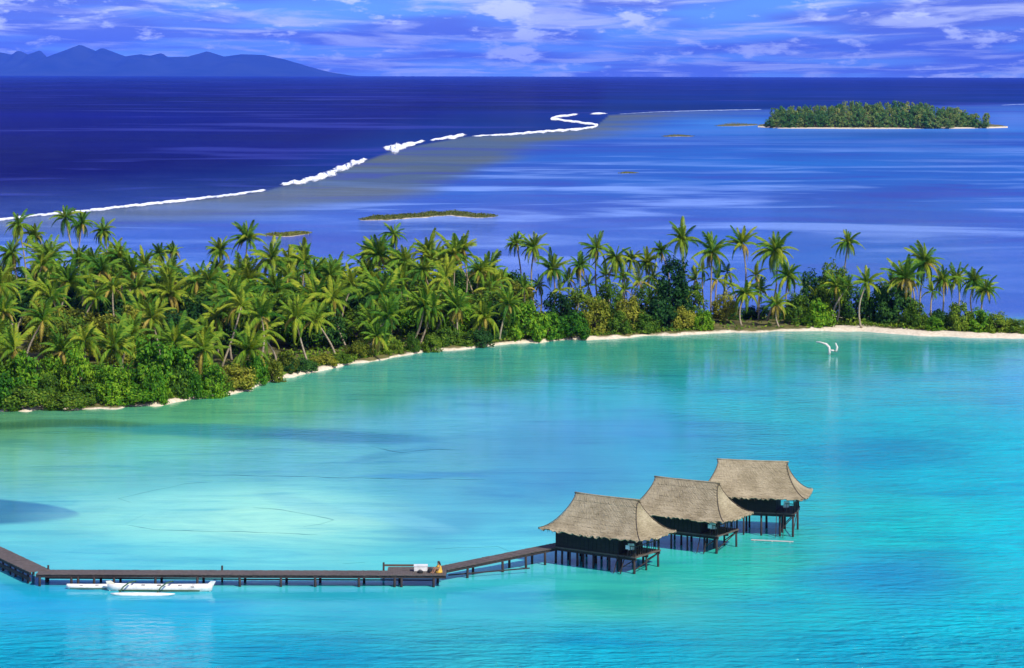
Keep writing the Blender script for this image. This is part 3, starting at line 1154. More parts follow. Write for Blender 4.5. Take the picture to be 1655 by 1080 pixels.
    wall((x0 + 0.15, y1 - 0.12), (x0 + 0.15, y0 + 0.12))
    # ---- terrace: roof posts, rail, balusters
    for yy in (y0 + 0.12, 0.0, y1 - 0.12):
        MB().tube([(x1 - 0.12, yy, fl), (x1 - 0.12, yy, ze + 0.55)], [0.06, 0.055], 6).build('terrace_post', M['post_wood'], e)
    rail = MB().bar((x1 - 0.12, y0 + 0.1, fl + 0.85), (x1 - 0.12, y1 - 0.1, fl + 0.85), 0.07, 0.06).build('railing', M['rail_wood'], e)
    for k in range(11):
        yy = y0 + 0.3 + (y1 - y0 - 0.6) * k / 10
        MB().bar((x1 - 0.12, yy, fl + 0.02), (x1 - 0.12, yy, fl + 0.82), 0.035, 0.035).build('baluster', M['rail_wood'], rail)
    rail2 = MB().bar((wx1 + 0.9, y0 + 0.08, fl + 0.85), (x1 - 0.18, y0 + 0.08, fl + 0.85), 0.07, 0.06).build('railing', M['rail_wood'], e)
    for k in range(3):
        xx = wx1 + 1.0 + 0.26 * k
        MB().bar((xx, y0 + 0.08, fl + 0.02), (xx, y0 + 0.08, fl + 0.82), 0.035, 0.035).build('baluster', M['rail_wood'], rail2)
    # steps down to the water at the terrace
    st = MB()
    st.bar((wx1 + 0.12, y0 - 0.05, fl - 0.05), (wx1 + 0.12, y0 - 0.75, 0.05), 0.05, 0.10)
    st.bar((wx1 + 0.78, y0 - 0.05, fl - 0.05), (wx1 + 0.78, y0 - 0.75, 0.05), 0.05, 0.10)
    sto = st.build('steps', M['post_wood'], e)
    # ---- stilts
    row_f = [x0 + 0.15, x0 + 0.8, x0 + 1.6, x0 + 2.35, x0 + 3.0, x0 + 4.0, x0 + 5.6, x0 + 6.6, x1 - 0.2] if walk else \
        [x0 + 0.2, x0 + 1.9, x0 + 3.6, x0 + 5.2, x0 + 6.9, x1 - 0.2]
    for k, xx in enumerate(row_f):
        for yy in (y0 + 0.15, y1 - 0.15) + ((0.0,) if k % 2 == 0 else ()):
            jx, jy = rd.uniform(-0.05, 0.05), rd.uniform(-0.05, 0.05)
            rr_ = rd.uniform(0.085, 0.115)
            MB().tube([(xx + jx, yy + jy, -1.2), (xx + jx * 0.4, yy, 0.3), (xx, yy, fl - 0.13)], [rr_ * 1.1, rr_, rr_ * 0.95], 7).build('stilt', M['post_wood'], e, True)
    for yy in (y0 + 0.15, y1 - 0.15):
        MB().bar((x1 - 1.5, yy, 0.35), (x1 - 0.22, yy, fl - 0.3), 0.06, 0.08).build('brace', M['post_wood'], e)
    MB().bar((x1 - 0.22, y0 + 0.2, 0.30), (x1 - 0.22, y1 - 0.2, fl - 0.35), 0.06, 0.08).build('brace', M['post_wood'], e)
    tag(e, label, 'bungalow', 'thatched bungalows over the lagoon')
    return e


B1 = bungalow(983, 803, 212.2, math.radians(-35), 'nearest thatched bungalow on stilts, where the jetty ends', 11, walk=True)
B2 = bungalow(1112, 775, 221.0, math.radians(-32), 'middle thatched bungalow on stilts, between the other two', 12, stilts=1.6)
B3 = bungalow(1218, 744, 228.0, math.radians(-13), 'farthest thatched bungalow on stilts, at the right end of the row', 13, stilts=2.15, ze=3.6, zr=6.5)


def on_bungalow(b, lx, ly, lz):
    c, s = math.cos(b.rotation_euler.z), math.sin(b.rotation_euler.z)
    return (b.location.x + lx * c - ly * s, b.location.y + lx * s + ly * c, lz)


# white sun chairs and towels on the terraces
def terrace_chair(b, lx, ly, fl, rz, label):
    e = empty('deck_chair', on_bungalow(b, lx, ly, fl + 0.004), b.rotation_euler.z + rz)
    MB().add([(-0.28, -0.30, 0.36), (0.28, -0.30, 0.40), (0.28, 0.62, 0.34), (-0.28, 0.62, 0.34),
              (-0.28, -0.30, 0.42), (0.28, -0.30, 0.46), (0.28, 0.62, 0.40), (-0.28, 0.62, 0.40)],
             [(3, 2, 1, 0), (4, 5, 6, 7), (0, 1, 5, 4), (1, 2, 6, 5), (2, 3, 7, 6), (3, 0, 4, 7)]).build('seat', M['white_cloth'], e)
    MB().bar((0, -0.28, 0.42), (0, -0.62, 0.98), 0.54, 0.05).build('backrest', M['white_cloth'], e)
    for sx in (-0.25, 0.25):
        for sy in (-0.24, 0.54):
            MB().bar((sx, sy, 0), (sx, sy, 0.37), 0.05, 0.05).build('leg', M['rail_wood'], e)
    tag(e, label, 'chair')


terrace_chair(B1, 3.1, -1.0, 1.45, 0.5, 'white deck chair on the terrace of the nearest bungalow')
terrace_chair(B2, 3.2, -1.0, 1.6, 0.3, 'white deck chair on the terrace of the middle bungalow')
terrace_chair(B3, 3.2, -0.9, 2.15, 0.2, 'white deck chair on the terrace of the farthest bungalow')


def towel(b, fl, label):
    mb = MB()
    n = 8
    for k in range(n):
        pass
    pts = []
    for k in range(9):
        q = k / 8
        pts.append((-0.045 - 0.006 * math.sin(k), 0.40 - 0.02 * k) if k < 4 else None)
    e = MB()
    e.box((-0.055, -0.2, -0.28), (-0.042, 0.2, 0.038)).box((0.042, -0.2, -0.20), (0.055, 0.2, 0.038)).box((-0.055, -0.2, 0.038), (0.055, 0.2, 0.05))
    o = e.build('towel', M['white_cloth'])
    o.location = on_bungalow(b, 3.35, -1.97, fl + 0.85)
    o.rotation_euler = (0, 0, b.rotation_euler.z + math.radians(90))
    tag(o, label, 'towel')


towel(B1, 1.45, 'white towel over the terrace rail of the nearest bungalow')
towel(B2, 1.6, 'white towel over the terrace rail of the middle bungalow')

# low pale landing stage beside the farthest bungalow
e = empty('landing_stage', P(1250, 874, 0.0), math.radians(-13))
MB().box((-1.9, -0.16, 0.03), (1.9, 0.16, 0.07)).build('platform', M['deck_pale'], e)
for xx in (-1.6, 0.0, 1.6):
    MB().tube([(xx, -0.15, -0.06), (xx, 0.15, -0.06)], [0.085, 0.085], 8).build('float', M['cream_paint'], e, True)
tag(e, 'low pale landing stage floating beside the farthest bungalow', 'landing stage')

# ------------------------------------------------------------------ jetty
jet = empty('jetty', (0, 0, 0))


def deck_run(a, b, width, za, zb, seed, back=True):
    """a run of planks from a to b (front edge line), deck heights za..zb"""
    rd = random.Random(seed)
    A, B = Vector((a[0], a[1], za)), Vector((b[0], b[1], zb))
    dr = (B - A)
    L = dr.length
    dr.normalize()
    side = Vector((-dr.y, dr.x, 0)).normalized()
    if side.y < 0: side = -side
    mb = MB()
    n = int(L / 0.20)
    for k in range(n):
        p = A + dr * (L * k / n); q = A + dr * (L * (k + 0.94) / n)
        o1, o2 = rd.uniform(-0.03, 0.03), rd.uniform(-0.03, 0.03)
        dz = rd.uniform(-0.008, 0.008)
        up = Vector((0, 0, 0.05)); zz = Vector((0, 0, dz - 0.05))
        v = [p - side * (0.04 + o1) + zz, q - side * (0.04 + o1) + zz, q + side * (width + 0.04 + o2) + zz, p + side * (width + 0.04 + o2) + zz]
        v += [c + up for c in v]
        mb.add(v, [(3, 2, 1, 0), (4, 5, 6, 7), (0, 1, 5, 4), (1, 2, 6, 5), (2, 3, 7, 6), (3, 0, 4, 7)])
    dk = mb.build('deck', M['deck_wood'], jet)
    dk['kind'] = 'stuff'
    for off in (0.08, width - 0.08):
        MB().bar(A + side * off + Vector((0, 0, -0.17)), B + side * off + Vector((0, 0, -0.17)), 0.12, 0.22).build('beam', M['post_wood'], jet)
    return A, B, side


def jetty_post(x, y, top, r=0.11, name='post'):
    MB().tube([(x, y, -1.2), (x + random.uniform(-0.03, 0.03), y, 0.2), (x, y, top)], [r * 1.1, r, r * 0.95], 7).build(name, M['post_wood'], jet, True)


YF = 202.7
A, B, sd = deck_run((-38.9, YF), (-5.3, YF), 1.85, 1.0, 1.0, 1)
for px in (66, 117, 154, 186, 253, 321, 389, 456, 511, 582, 640, 703):
    xx = X_at(px, YF)
    jetty_post(xx, YF + 0.1, 0.77)
    jetty_post(xx + 0.3, YF + 1.75, 0.77)
    if px in (117, 640):
        jetty_post(xx + 0.55, YF + 0.1, 0.77)
MB().bar((X_at(389, YF), YF + 1.75, 0.26), (X_at(703, YF), YF + 1.75, 0.24), 0.08, 0.10).build('tie_beam', M['post_wood'], jet)
MB().bar((-38.5, YF + 1.9, 0.30), (X_at(389, YF), YF + 1.75, 0.27), 0.08, 0.10).build('tie_beam', M['post_wood'], jet)
# run towards the upper left
a_, b_ = (-39.55, 203.45), (-55.0, 228.4)
A, B, sd = deck_run(b_, a_, 1.75, 1.05, 1.03, 2)
for k in range(10):
    q = (k + 0.2) / 10.0
    xx, yy = a_[0] + (b_[0] - a_[0]) * q, a_[1] + (b_[1] - a_[1]) * q
    jetty_post(xx + 0.08, yy + 0.05, 0.80)
    jetty_post(xx + 1.4, yy + 0.95, 0.80)
    jetty_post(xx + 0.08 - 0.6, yy + 0.97, 0.80, 0.08)
MB().bar((a_[0] + 0.05, a_[1] + 0.02, 0.42), (b_[0] + 0.05, b_[1] + 0.02, 0.45), 0.10, 0.30).build('tie_beam', M['post_wood'], jet)
# wider place at the bend and the ramp to the first bungalow
deck_run((-10.2, YF + 1.97), (-5.3, YF + 1.97), 1.4, 1.0, 1.0, 3)
end = on_bungalow(B1, -4.1, 0.9, 1.4)
A, B, sd = deck_run((-5.25, 205.0), (end[0], end[1] - 1.2), 1.5, 1.0, 1.42, 4)
for px, off in ((758, 0), (766, 1.3), (814, 0), (825, 1.3), (852, 0), (863, 1.3), (884, 0)):
    xx = X_at(px, 207)
    q = (xx + 5.25) / (end[0] + 5.25)
    yy = 205.0 + (end[1] - 1.2 - 205.0) * q + 0.12 + off
    jetty_post(xx, yy, 0.78 + 0.42 * q)
MB().bar((-5.2, 206.2, 0.3), (X_at(858, 208.5), 208.6, 0.42), 0.08, 0.1).build('tie_beam', M['post_wood'], jet)
# mooring posts standing above the deck
for px, yy in ((80, YF + 1.95), (361, YF + 1.95), (622, YF + 3.45)):
    jetty_post(X_at(px, yy), yy, 1.35, 0.09, 'mooring_post')
MB().bar((X_at(622, 206), 206.15, 1.12), (X_at(672, 206), 206.15, 1.12), 0.12, 0.14).build('kerb_beam', M['rail_wood'], jet)
tag(jet, 'long dark wooden jetty on posts leading to the nearest bungalow', 'jetty')

# ------------------------------------------------------------------ boats
def hull_mesh(L, beam, depth, sheer, stern_cut=0.2, n=18):
    vs, fs = [], []
    prof = [(-1.0, 1.0), (-0.92, 0.45), (-0.55, 0.05), (0, -0.06), (0.55, 0.05), (0.92, 0.45), (1.0, 1.0), (0.86, 1.0), (0.8, 0.5), (0, 0.22), (-0.8, 0.5), (-0.86, 1.0)]
    for i in range(n):
        q = i / (n - 1)
        x = -L / 2 + L * q
        wv = (math.sin(math.pi * (0.06 + 0.88 * q)) ** 0.6) * beam / 2
        top = depth + sheer * (2 * q - 1) ** 2
        rise = 0.35 * depth * max(0, abs(2 * q - 1) - 0.75) * 4
        for (a, b) in prof:
            vs.append((x, a * wv, rise + b * (top - rise) if b > 0 else rise + b * depth))
    k = len(prof)
    for i in range(n - 1):
        for j in range(k):
            a, b = i * k + j, i * k + (j + 1) % k
            fs.append((a, a + k, b + k, b))
    fs.append(tuple(range(k)))
    fs.append(tuple((n - 1) * k + j for j in range(k))[::-1])
    return vs, fs


can = empty('outrigger_canoe', (X_at(261, 201.2), 201.0, -0.12), math.radians(-1))
vs, fs = hull_mesh(8.5, 0.85, 0.62, 0.10)
MB().add(vs, fs).build('hull', M['white_paint'], can, True)
MB().add([(4.1, -0.06, 0.1), (4.55, -0.04, 0.95), (4.15, -0.03, 0.95), (3.6, -0.06, 0.5), (4.1, 0.06, 0.1), (4.55, 0.04, 0.95), (4.15, 0.03, 0.95), (3.6, 0.06, 0.5)],
         [(0, 1, 2, 3), (7, 6, 5, 4), (0, 4, 5, 1), (1, 5, 6, 2), (2, 6, 7, 3), (3, 7, 4, 0)]).build('bow_piece', M['white_paint'], can)
MB().add([(-4.1, -0.07, 0.1), (-4.4, -0.05, 0.9), (-4.0, -0.04, 0.95), (-3.4, -0.07, 0.5), (-4.1, 0.07, 0.1), (-4.4, 0.05, 0.9), (-4.0, 0.04, 0.95), (-3.4, 0.07, 0.5)],
         [(3, 2, 1, 0), (4, 5, 6, 7), (1, 5, 4, 0), (2, 6, 5, 1), (3, 7, 6, 2), (0, 4, 7, 3)]).build('stern_piece', M['cream_paint'], can)
am = []
MB().tube([(-3.7 + 5.2 * k / 10, -1.75, 0.17 + 0.10 * ((k - 5) / 5) ** 4) for k in range(11)],
          [0.04, 0.13, 0.17, 0.19, 0.2, 0.2, 0.2, 0.19, 0.17, 0.12, 0.03], 8).build('outrigger_float', M['white_paint'], can, True)
for bx_ in (-2.3, 0.75):
    MB().tube([(bx_ + 0.25, 0.5, 0.80), (bx_ + 0.15, 0, 0.90), (bx_ - 0.1, -0.7, 0.92), (bx_ - 0.45, -1.35, 0.72), (bx_ - 0.7, -1.7, 0.34)],
              [0.06] * 5, 6).build('outrigger_boom', M['green_paint'], can, True)
for sx in (-1.4, -0.1, 1.6, 2.7):
    MB().box((sx - 0.14, -0.34, 0.52), (sx + 0.14, 0.34, 0.575)).build('seat', M['rail_wood'], can)
MB().box((-3.3, -0.447, 0.19), (3.3, -0.425, 0.30)).build('stripe', M['green_paint'], can).location.z = 0.0
tag(can, 'long white outrigger canoe with green booms floating before the jetty', 'canoe')

# small white punt under the jetty at the left
pun = empty('punt', (X_at(147, 202.0), 201.75, -0.05), 0)
vs, fs = hull_mesh(3.7, 0.8, 0.38, 0.06)
MB().add(vs, fs).build('hull', M['white_paint'], pun, True)
MB().box((-1.5, -0.43, 0.16), (1.5, -0.408, 0.22)).build('rub_rail', M['green_paint'], pun)
for sx in (-0.7, 0.6):
    MB().box((sx - 0.13, -0.33, 0.27), (sx + 0.13, 0.33, 0.31)).build('seat', M['rail_wood'], pun)
tag(pun, 'small white punt moored under the left end of the jetty', 'punt')

# ---- on the jetty: white cool box, dark bag, seated person
cb = empty('cool_box', (X_at(682, 204.3), 204.35, 1.002), math.radians(2))
MB().box((-0.55, -0.28, 0.04), (0.55, 0.28, 0.42)).build('body', M['white_paint'], cb)
MB().box((-0.58, -0.31, 0.423), (0.58, 0.31, 0.52)).build('lid', M['white_paint'], cb)
for sx in (-0.48, 0.48):
    MB().box((sx - 0.06, -0.25, 0.0), (sx + 0.06, 0.25, 0.038)).build('foot', M['black_cloth'], cb)
tag(cb, 'large white cool box on the bend of the jetty', 'cool box')


def bag(x, y, sx, sy, sz, label):
    me = MB()
    n = 9
    rings = [(0.80, 0.0), (1.0, 0.2), (1.0, 0.5), (0.85, 0.8), (0.5, 1.0), (0.05, 1.03)]
    for (s, z) in rings:
        for k in range(n):
            an = 2 * math.pi * k / n
            w_ = 1 + random.uniform(-0.1, 0.1)
            me.v.append((sx * s * w_ * math.cos(an), sy * s * w_ * math.sin(an), sz * z))
    for j in range(len(rings) - 1):
        for k in range(n):
            me.f.append((j * n + k, j * n + (k + 1) % n, (j + 1) * n + (k + 1) % n, (j + 1) * n + k))
    e = empty('bag', (x, y, 1.002))
    me.build('body', M['black_cloth'], e, True)
    MB().tube([(-sx * 0.4, 0, sz * 0.95), (-sx * 0.2, 0, sz * 1.3), (sx * 0.2, 0, sz * 1.3), (sx * 0.4, 0, sz * 0.95)], [0.02] * 4, 5).build('handle', M['black_cloth'], e)
    tag(e, label, 'bag')


bag(X_at(681, 203.5), 203.5, 0.26, 0.18, 0.24, 'black bag lying in front of the white cool box')
bag(X_at(697, 203.8), 203.8, 0.24, 0.2, 0.30, 'black bag between the cool box and the seated person')


def seated_person():
    e = empty('person', (X_at(712, 203.9), 203.75, 1.0), math.radians(-150))
    # facing local +x ; seated on the deck, knees drawn up
    J = {'pel': ((0, 0, 0.13), 0.15), 'waist': ((-0.02, 0, 0.30), 0.135), 'chest': ((0.03, 0, 0.50), 0.155), 'neck': ((0.07, 0, 0.66), 0.06),
         'head': ((0.10, 0, 0.76), 0.085), 'crown': ((0.09, 0, 0.87), 0.085)}
    edges = [('pel', 'waist'), ('waist', 'chest'), ('chest', 'neck'), ('neck', 'head'), ('head', 'crown')]
    for s, nm in ((1, 'l'), (-1, 'r')):
        J['hip' + nm] = ((0.06, 0.11 * s, 0.12), 0.105)
        J['knee' + nm] = ((0.42, 0.14 * s, 0.42), 0.068)
        J['ank' + nm] = ((0.60, 0.13 * s, 0.07), 0.045)
        J['toe' + nm] = ((0.76, 0.14 * s, 0.035), 0.035)
        J['sho' + nm] = ((0.04, 0.19 * s, 0.57), 0.07)
        J['elb' + nm] = ((0.20, 0.25 * s, 0.36), 0.05)
        J['wri' + nm] = ((0.42, 0.15 * s, 0.47), 0.038)
        J['hand' + nm] = ((0.50, 0.11 * s, 0.48), 0.035)
        edges += [('pel', 'hip' + nm), ('hip' + nm, 'knee' + nm), ('knee' + nm, 'ank' + nm), ('ank' + nm, 'toe' + nm),
                  ('chest', 'sho' + nm), ('sho' + nm, 'elb' + nm), ('elb' + nm, 'wri' + nm), ('wri' + nm, 'hand' + nm)]
    keys = list(J)
    me = bpy.data.meshes.new('body')
    me.from_pydata([J[k][0] for k in keys], [(keys.index(a), keys.index(b)) for a, b in edges], [])
    me.materials.append(M['skin'])
    o = bpy.data.objects.new('body', me)
    C.objects.link(o)
    o.parent = e
    sk = o.modifiers.new('skin', 'SKIN')
    sv = me.skin_vertices[0].data
    for i, k in enumerate(keys):
        sv[i].radius = (J[k][1], J[k][1])
        sv[i].use_root = (k == 'pel')
    ss = o.modifiers.new('sub', 'SUBSURF')
    ss.levels = 1; ss.render_levels = 2
    # loose bright dress, hair
    d = MB()
    n = 14
    rings = [(0.02, 0.30, 0.02, 0.26), (0.14, 0.30, 0.03, 0.27), (0.30, 0.20, 0.0, 0.21), (0.46, 0.21, 0.03, 0.23), (0.58, 0.15, 0.05, 0.22), (0.64, 0.08, 0.06, 0.10)]
    for (z, rx, ox, ry) in rings:
        for k in range(n):
            an = 2 * math.pi * k / n
            d.v.append((ox + rx * math.cos(an) * (1 + 0.06 * math.sin(3 * k)), ry * math.sin(an), z))
    for j in range(len(rings) - 1):
        for k in range(n):
            d.f.append((j * n + k, j * n + (k + 1) % n, (j + 1) * n + (k + 1) % n, (j + 1) * n + k))
    d.build('dress', M['yellow_cloth'], e, True)
    hr = MB()
    rings = [(0.55, 0.06, -0.06), (0.66, 0.085, -0.04), (0.78, 0.125, 0.04), (0.87, 0.125, 0.07), (0.95, 0.08, 0.08), (0.975, 0.01, 0.08)]
    for (z, r_, ox) in rings:
        for k in range(10):
            an = 2 * math.pi * k / 10
            hr.v.append((ox + r_ * math.cos(an) * (0.75 if math.cos(an) > 0 and z < 0.86 else 1.0) - 0.02, r_ * math.sin(an), z))
    for j in range(len(rings) - 1):
        for k in range(10):
            hr.f.append((j * 10 + k, j * 10 + (k + 1) % 10, (j + 1) * 10 + (k + 1) % 10, (j + 1) * 10 + k))
    hr.build('hair', M['hair'], e, True)
    tag(e, 'person in yellow and orange clothes sitting at the bend of the jetty', 'person')


seated_person()

# ------------------------------------------------------------------ dark weed lines on the lagoon bed
def weed(line, w0, label, seed):
    pts = []
    for (a, b) in zip(line[:-1], line[1:]):
        n = max(2, int(abs(b[0] - a[0]) / 6))
        pts += [(a[0] + (b[0] - a[0]) * k / n, a[1] + (b[1] - a[1]) * k / n) for k in range(n)]
    pts.append(line[-1])
    s = np.arange(len(pts))
    e1, e2 = wob(s, seed, 4, 0.5), wob(s, seed + 3, 4, 0.3)
    verts, faces = [], []
    for i, (pu, pv) in enumerate(pts):
        tap = min(1, (i + 0.4) / 4, (len(pts) - i - 0.6) / 4)
        c_ = P(pu, pv + 0.7 * e2[i])
        h = 0.5 * w0 * (0.6 + 0.4 * e1[i]) * tap
        verts += [(c_.x, c_.y - h, 0.004), (c_.x, c_.y, 0.012), (c_.x, c_.y + h, 0.004)]
    for i in range(len(pts) - 1):
        a = i * 3
        faces += [(a, a + 3, a + 4, a + 1), (a + 1, a + 4, a + 5, a + 2)]
    o = mesh_obj('seaweed', verts, faces, M['weed'])
    tag(o, label, 'seaweed', kind='stuff')


weed([(345, 780), (300, 784), (250, 794), (193, 808), (214, 814)], 0.22, 'bent dark weed line like an arrow head in the pale shallows', 1)
weed([(236, 833), (203, 849)], 0.16, 'short slanting dark weed line near the left shallows', 2)
weed([(208, 850), (250, 858), (300, 859), (400, 861), (470, 863), (515, 866)], 0.22, 'long dark weed line below the palest shallows', 3)
weed([(410, 821), (460, 825), (500, 833), (541, 841), (520, 848), (492, 852)], 0.22, 'hooked dark weed line right of the palest shallows', 4)
weed([(600, 722), (650, 732), (700, 727), (745, 728)], 0.5, 'wavy dark weed line below the long dark bank', 5)
weed([(320, 769), (430, 770), (560, 773), (680, 775), (785, 775)], 0.35, 'longest straight dark weed line across the lagoon', 6)
weed([(556, 911), (592, 910)], 0.14, 'short dark weed line just behind the jetty', 7)
weed([(705, 887), (760, 886), (806, 883), (830, 893)], 0.12, 'thin dark weed line left of the nearest bungalow', 8)

# ------------------------------------------------------------------ low grassy islets in the outer lagoon
def grass_islet(line, hw, hgt, label, seed, sandy=True):
    rr = np.random.default_rng(seed)
    pts = []
    for (a, b) in zip(line[:-1], line[1:]):
        n = max(3, int(abs(b[0] - a[0]) / 5))
        pts += [(a[0] + (b[0] - a[0]) * k / n, a[1] + (b[1] - a[1]) * k / n) for k in range(n)]
    pts.append(line[-1])
    L = len(pts)
    e1, e2 = wob(np.arange(L), seed, 4, 0.6), wob(np.arange(L), seed + 1, 4, 0.5)
    verts, faces, inl = [], [], []
    cr = 9
    for i, (pu, pv) in enumerate(pts):
        tap = math.sqrt(max(0.02, min(1, (i + 0.2) / 6, (L - i - 0.8) / 6)))
        c_ = P(pu, pv)
        for k in range(cr):
            q = 2 * k / (cr - 1) - 1
            w_ = hw * tap * (1 + 0.3 * (e1[i] if q > 0 else e2[i]))
            verts.append((c_.x, c_.y + q * w_, -0.3 + (0.75 * (1 - q * q)) * (0.7 + 0.3 * tap)))
            inl.append(min(1, (1 - abs(q)) * 1.6))
    for i in range(L - 1):
        for k in range(cr - 1):
            a = i * cr + k
            faces.append((a, a + cr, a + cr + 1, a + 1))
    o = mesh_obj('sandbank', verts, faces, M['islet_ground'], smooth=True)
    at_ = o.data.attributes.new('inland', 'FLOAT', 'POINT')
    at_.data.foreach_set('value', inl)
    tag(o, kind='structure')
    # scrub on it
    V, Fc = [], []
    for i, (pu, pv) in enumerate(pts):
        tap = math.sqrt(max(0.05, min(1, (i + 0.2) / 5, (L - i - 0.8) / 5)))
        c_ = P(pu, pv)
        for k in range(int(90 * tap)):
            q = rr.uniform(-0.72, 0.8)
            w_ = hw * tap
            g = max(0.3, 0.55 + 0.45 * e1[i] + 0.2 * rr.normal())
            hh = hgt * g * rr.uniform(0.2, 1) * (1 - 0.6 * q * q) * tap
            p = np.array([c_.x + rr.uniform(-1, 1) * (5 * (c_.y / F)) * 0.7, c_.y + q * w_, 0.25 * (1 - q * q) + hh])
            nn = rr.normal(0, 1, 3) + np.array([0, -0.3, 0.9]); nn /= np.linalg.norm(nn)
            a = np.cross(nn, rr.normal(0, 1, 3)); a /= np.linalg.norm(a); b = np.cross(nn, a)
            s = 0.28 * rr.uniform(0.6, 1.3)
            i0 = len(V)
            V += [p - a * s, p - b * s * 0.5, p + a * s, p + b * s * 0.5]
            Fc.append((i0, i0 + 1, i0 + 2, i0 + 3))
    sc = mesh_obj('low_scrub', V, Fc, M['grass_cover'])
    tag(sc, label, 'scrub', 'scrub on the low sandbanks', 'stuff')


grass_islet([(583, 356), (610, 354), (650, 352), (690, 348.5), (730, 346), (752, 347.5), (770, 350), (802, 350)], 13, 0.9, 'long low scrub on the sandbank behind the palm grove', 41)
grass_islet([(431, 381), (455, 381.5), (480, 379.5), (501, 378.5)], 10, 0.8, 'short low scrub on the sandbank nearest the left palms', 44)
grass_islet([(1158, 203), (1175, 202), (1195, 201), (1224, 200.5)], 60, 2.4, 'low olive scrub on the sandbank left of the wooded island', 47)
grass_islet([(1072, 220), (1095, 219), (1120, 219.5)], 40, 0.7, 'flat olive scrub on the sandbank at the reef bend', 50)
grass_islet([(1003, 280), (1015, 279), (1029, 279.5)], 10, 0.3, 'tiny dark scrub patch alone in the outer lagoon', 53)

# ------------------------------------------------------------------ far wooded island
def far_island():
    verts, faces, inl = [], [], []
    us = np.arange(1225, 1631, 4.0)
    nd = 10
    for i, pu in enumerate(us):
        q0 = (pu - 1225) / (1630 - 1225)
        vf = float(np.interp(pu, [1225, 1260, 1400, 1540, 1600, 1630], [205.0, 207.0, 207.5, 206.6, 205.6, 204.6]))
        vb = float(np.interp(pu, [1225, 1260, 1400, 1540, 1600, 1630], [203.5, 198, 194, 197, 201.5, 203.8]))
        df, db = H * F / (vf - HY), H * F / (vb - HY)
        for k in range(nd):
            q = k / (nd - 1)
            d = df + (db - df) * q ** 1.5
            dep = min(d - df, db - d)
            verts.append((X_at(pu, d), d, -0.8 if k in (0, nd - 1) else min(2.0, 0.3 + dep * 0.06)))
            inl.append(min(1, dep / 22.0))
    for i in range(len(us) - 1):
        for k in range(nd - 1):
            a = i * nd + k
            faces.append((a, a + nd, a + nd + 1, a + 1))
    o = mesh_obj('wooded_island_ground', verts, faces, M['islet_ground'], smooth=True)
    at_ = o.data.attributes.new('inland', 'FLOAT', 'POINT')
    at_.data.foreach_set('value', inl)
    tag(o, kind='structure')
    # trees: one mesh each (crown with its trunk), 6 shapes shared
    shapes = []
    for s in range(6):
        base_me = leaf_cloud('far_tree', M['leaf_far'], 300 + s, 60, 40, 0.095, 'round' if s % 2 else 'tall', 2.6 if s % 2 else 3.6)
        tb = MB().tube([(0, 0, -0.12), (0.02, 0, 0.3), (0, 0.02, 0.75)], [0.07, 0.055, 0.03], 6)
        nv = len(base_me.vertices)
        vs = [tuple(v.co) for v in base_me.vertices] + tb.v
        fs = [tuple(p.vertices) for p in base_me.polygons] + [tuple(i + nv for i in f) for f in tb.f]
        me = bpy.data.meshes.new('far_tree')
        me.from_pydata(vs, [], fs)
        me.materials.append(M['leaf_far']); me.materials.append(M['bark_dark'])
        np_ = len(base_me.polygons)
        for p in me.polygons[np_:]:
            p.material_index = 1
        me.update()
        shapes.append(me)
    rd = random.Random(5)
    topl = ([1240, 1255, 1300, 1345, 1370, 1400, 1440, 1465, 1495, 1520, 1555, 1575, 1590, 1602], [176, 168, 166, 161, 158, 157, 157, 159, 160, 165, 171, 178, 180, 184])

    def far_tree(pu, vb, rad, top, label, group):
        d = H * F / (vb - HY)
        hz = Z_at(top, d)
        o = data_obj('far_tree', rd.choice(shapes), None, (X_at(pu, d), d, 0.6), (0, 0, rd.uniform(0, 6.28)), (rad, rad, max(5, hz - 0.6)))
        tag(o, label, 'tree', group)
        return o
    # front row, back rows
    for row, (vb, step, n0) in enumerate(((206.6, 11, 0), (204.6, 12, 5), (202.0, 13, 2), (199.5, 14, 8))):
        pu = 1243 + n0 + row * 4
        while pu < 1588 - row * 5:
            t_ = float(np.interp(pu, *topl))
            vbx = vb - (0.9 if pu > 1540 else 0) - (0.5 if pu < 1262 else 0)
            full = 207 - t_
            top = t_ + full * (0.42 if row == 0 else (0.22 if row == 1 else 0.04)) * rd.uniform(0.6, 1.3) + rd.uniform(-1, 2.5)
            ft = far_tree(pu + rd.uniform(-3, 3), vbx, rd.uniform(4.0, 5.8), top,
                     'green tree in the front row along the shore of the far wooded island' if row == 0 else
                     'tall green tree in the massed wood of the far island',
                     'front trees of the far island' if row == 0 else 'inner trees of the far island')
            ft['row'] = row
            pu += step * rd.uniform(0.8, 1.2)
    far_tree(1594, 205.2, 3.2, 175, 'lone upright tree at the right tip of the far wooded island', None)


far_island()

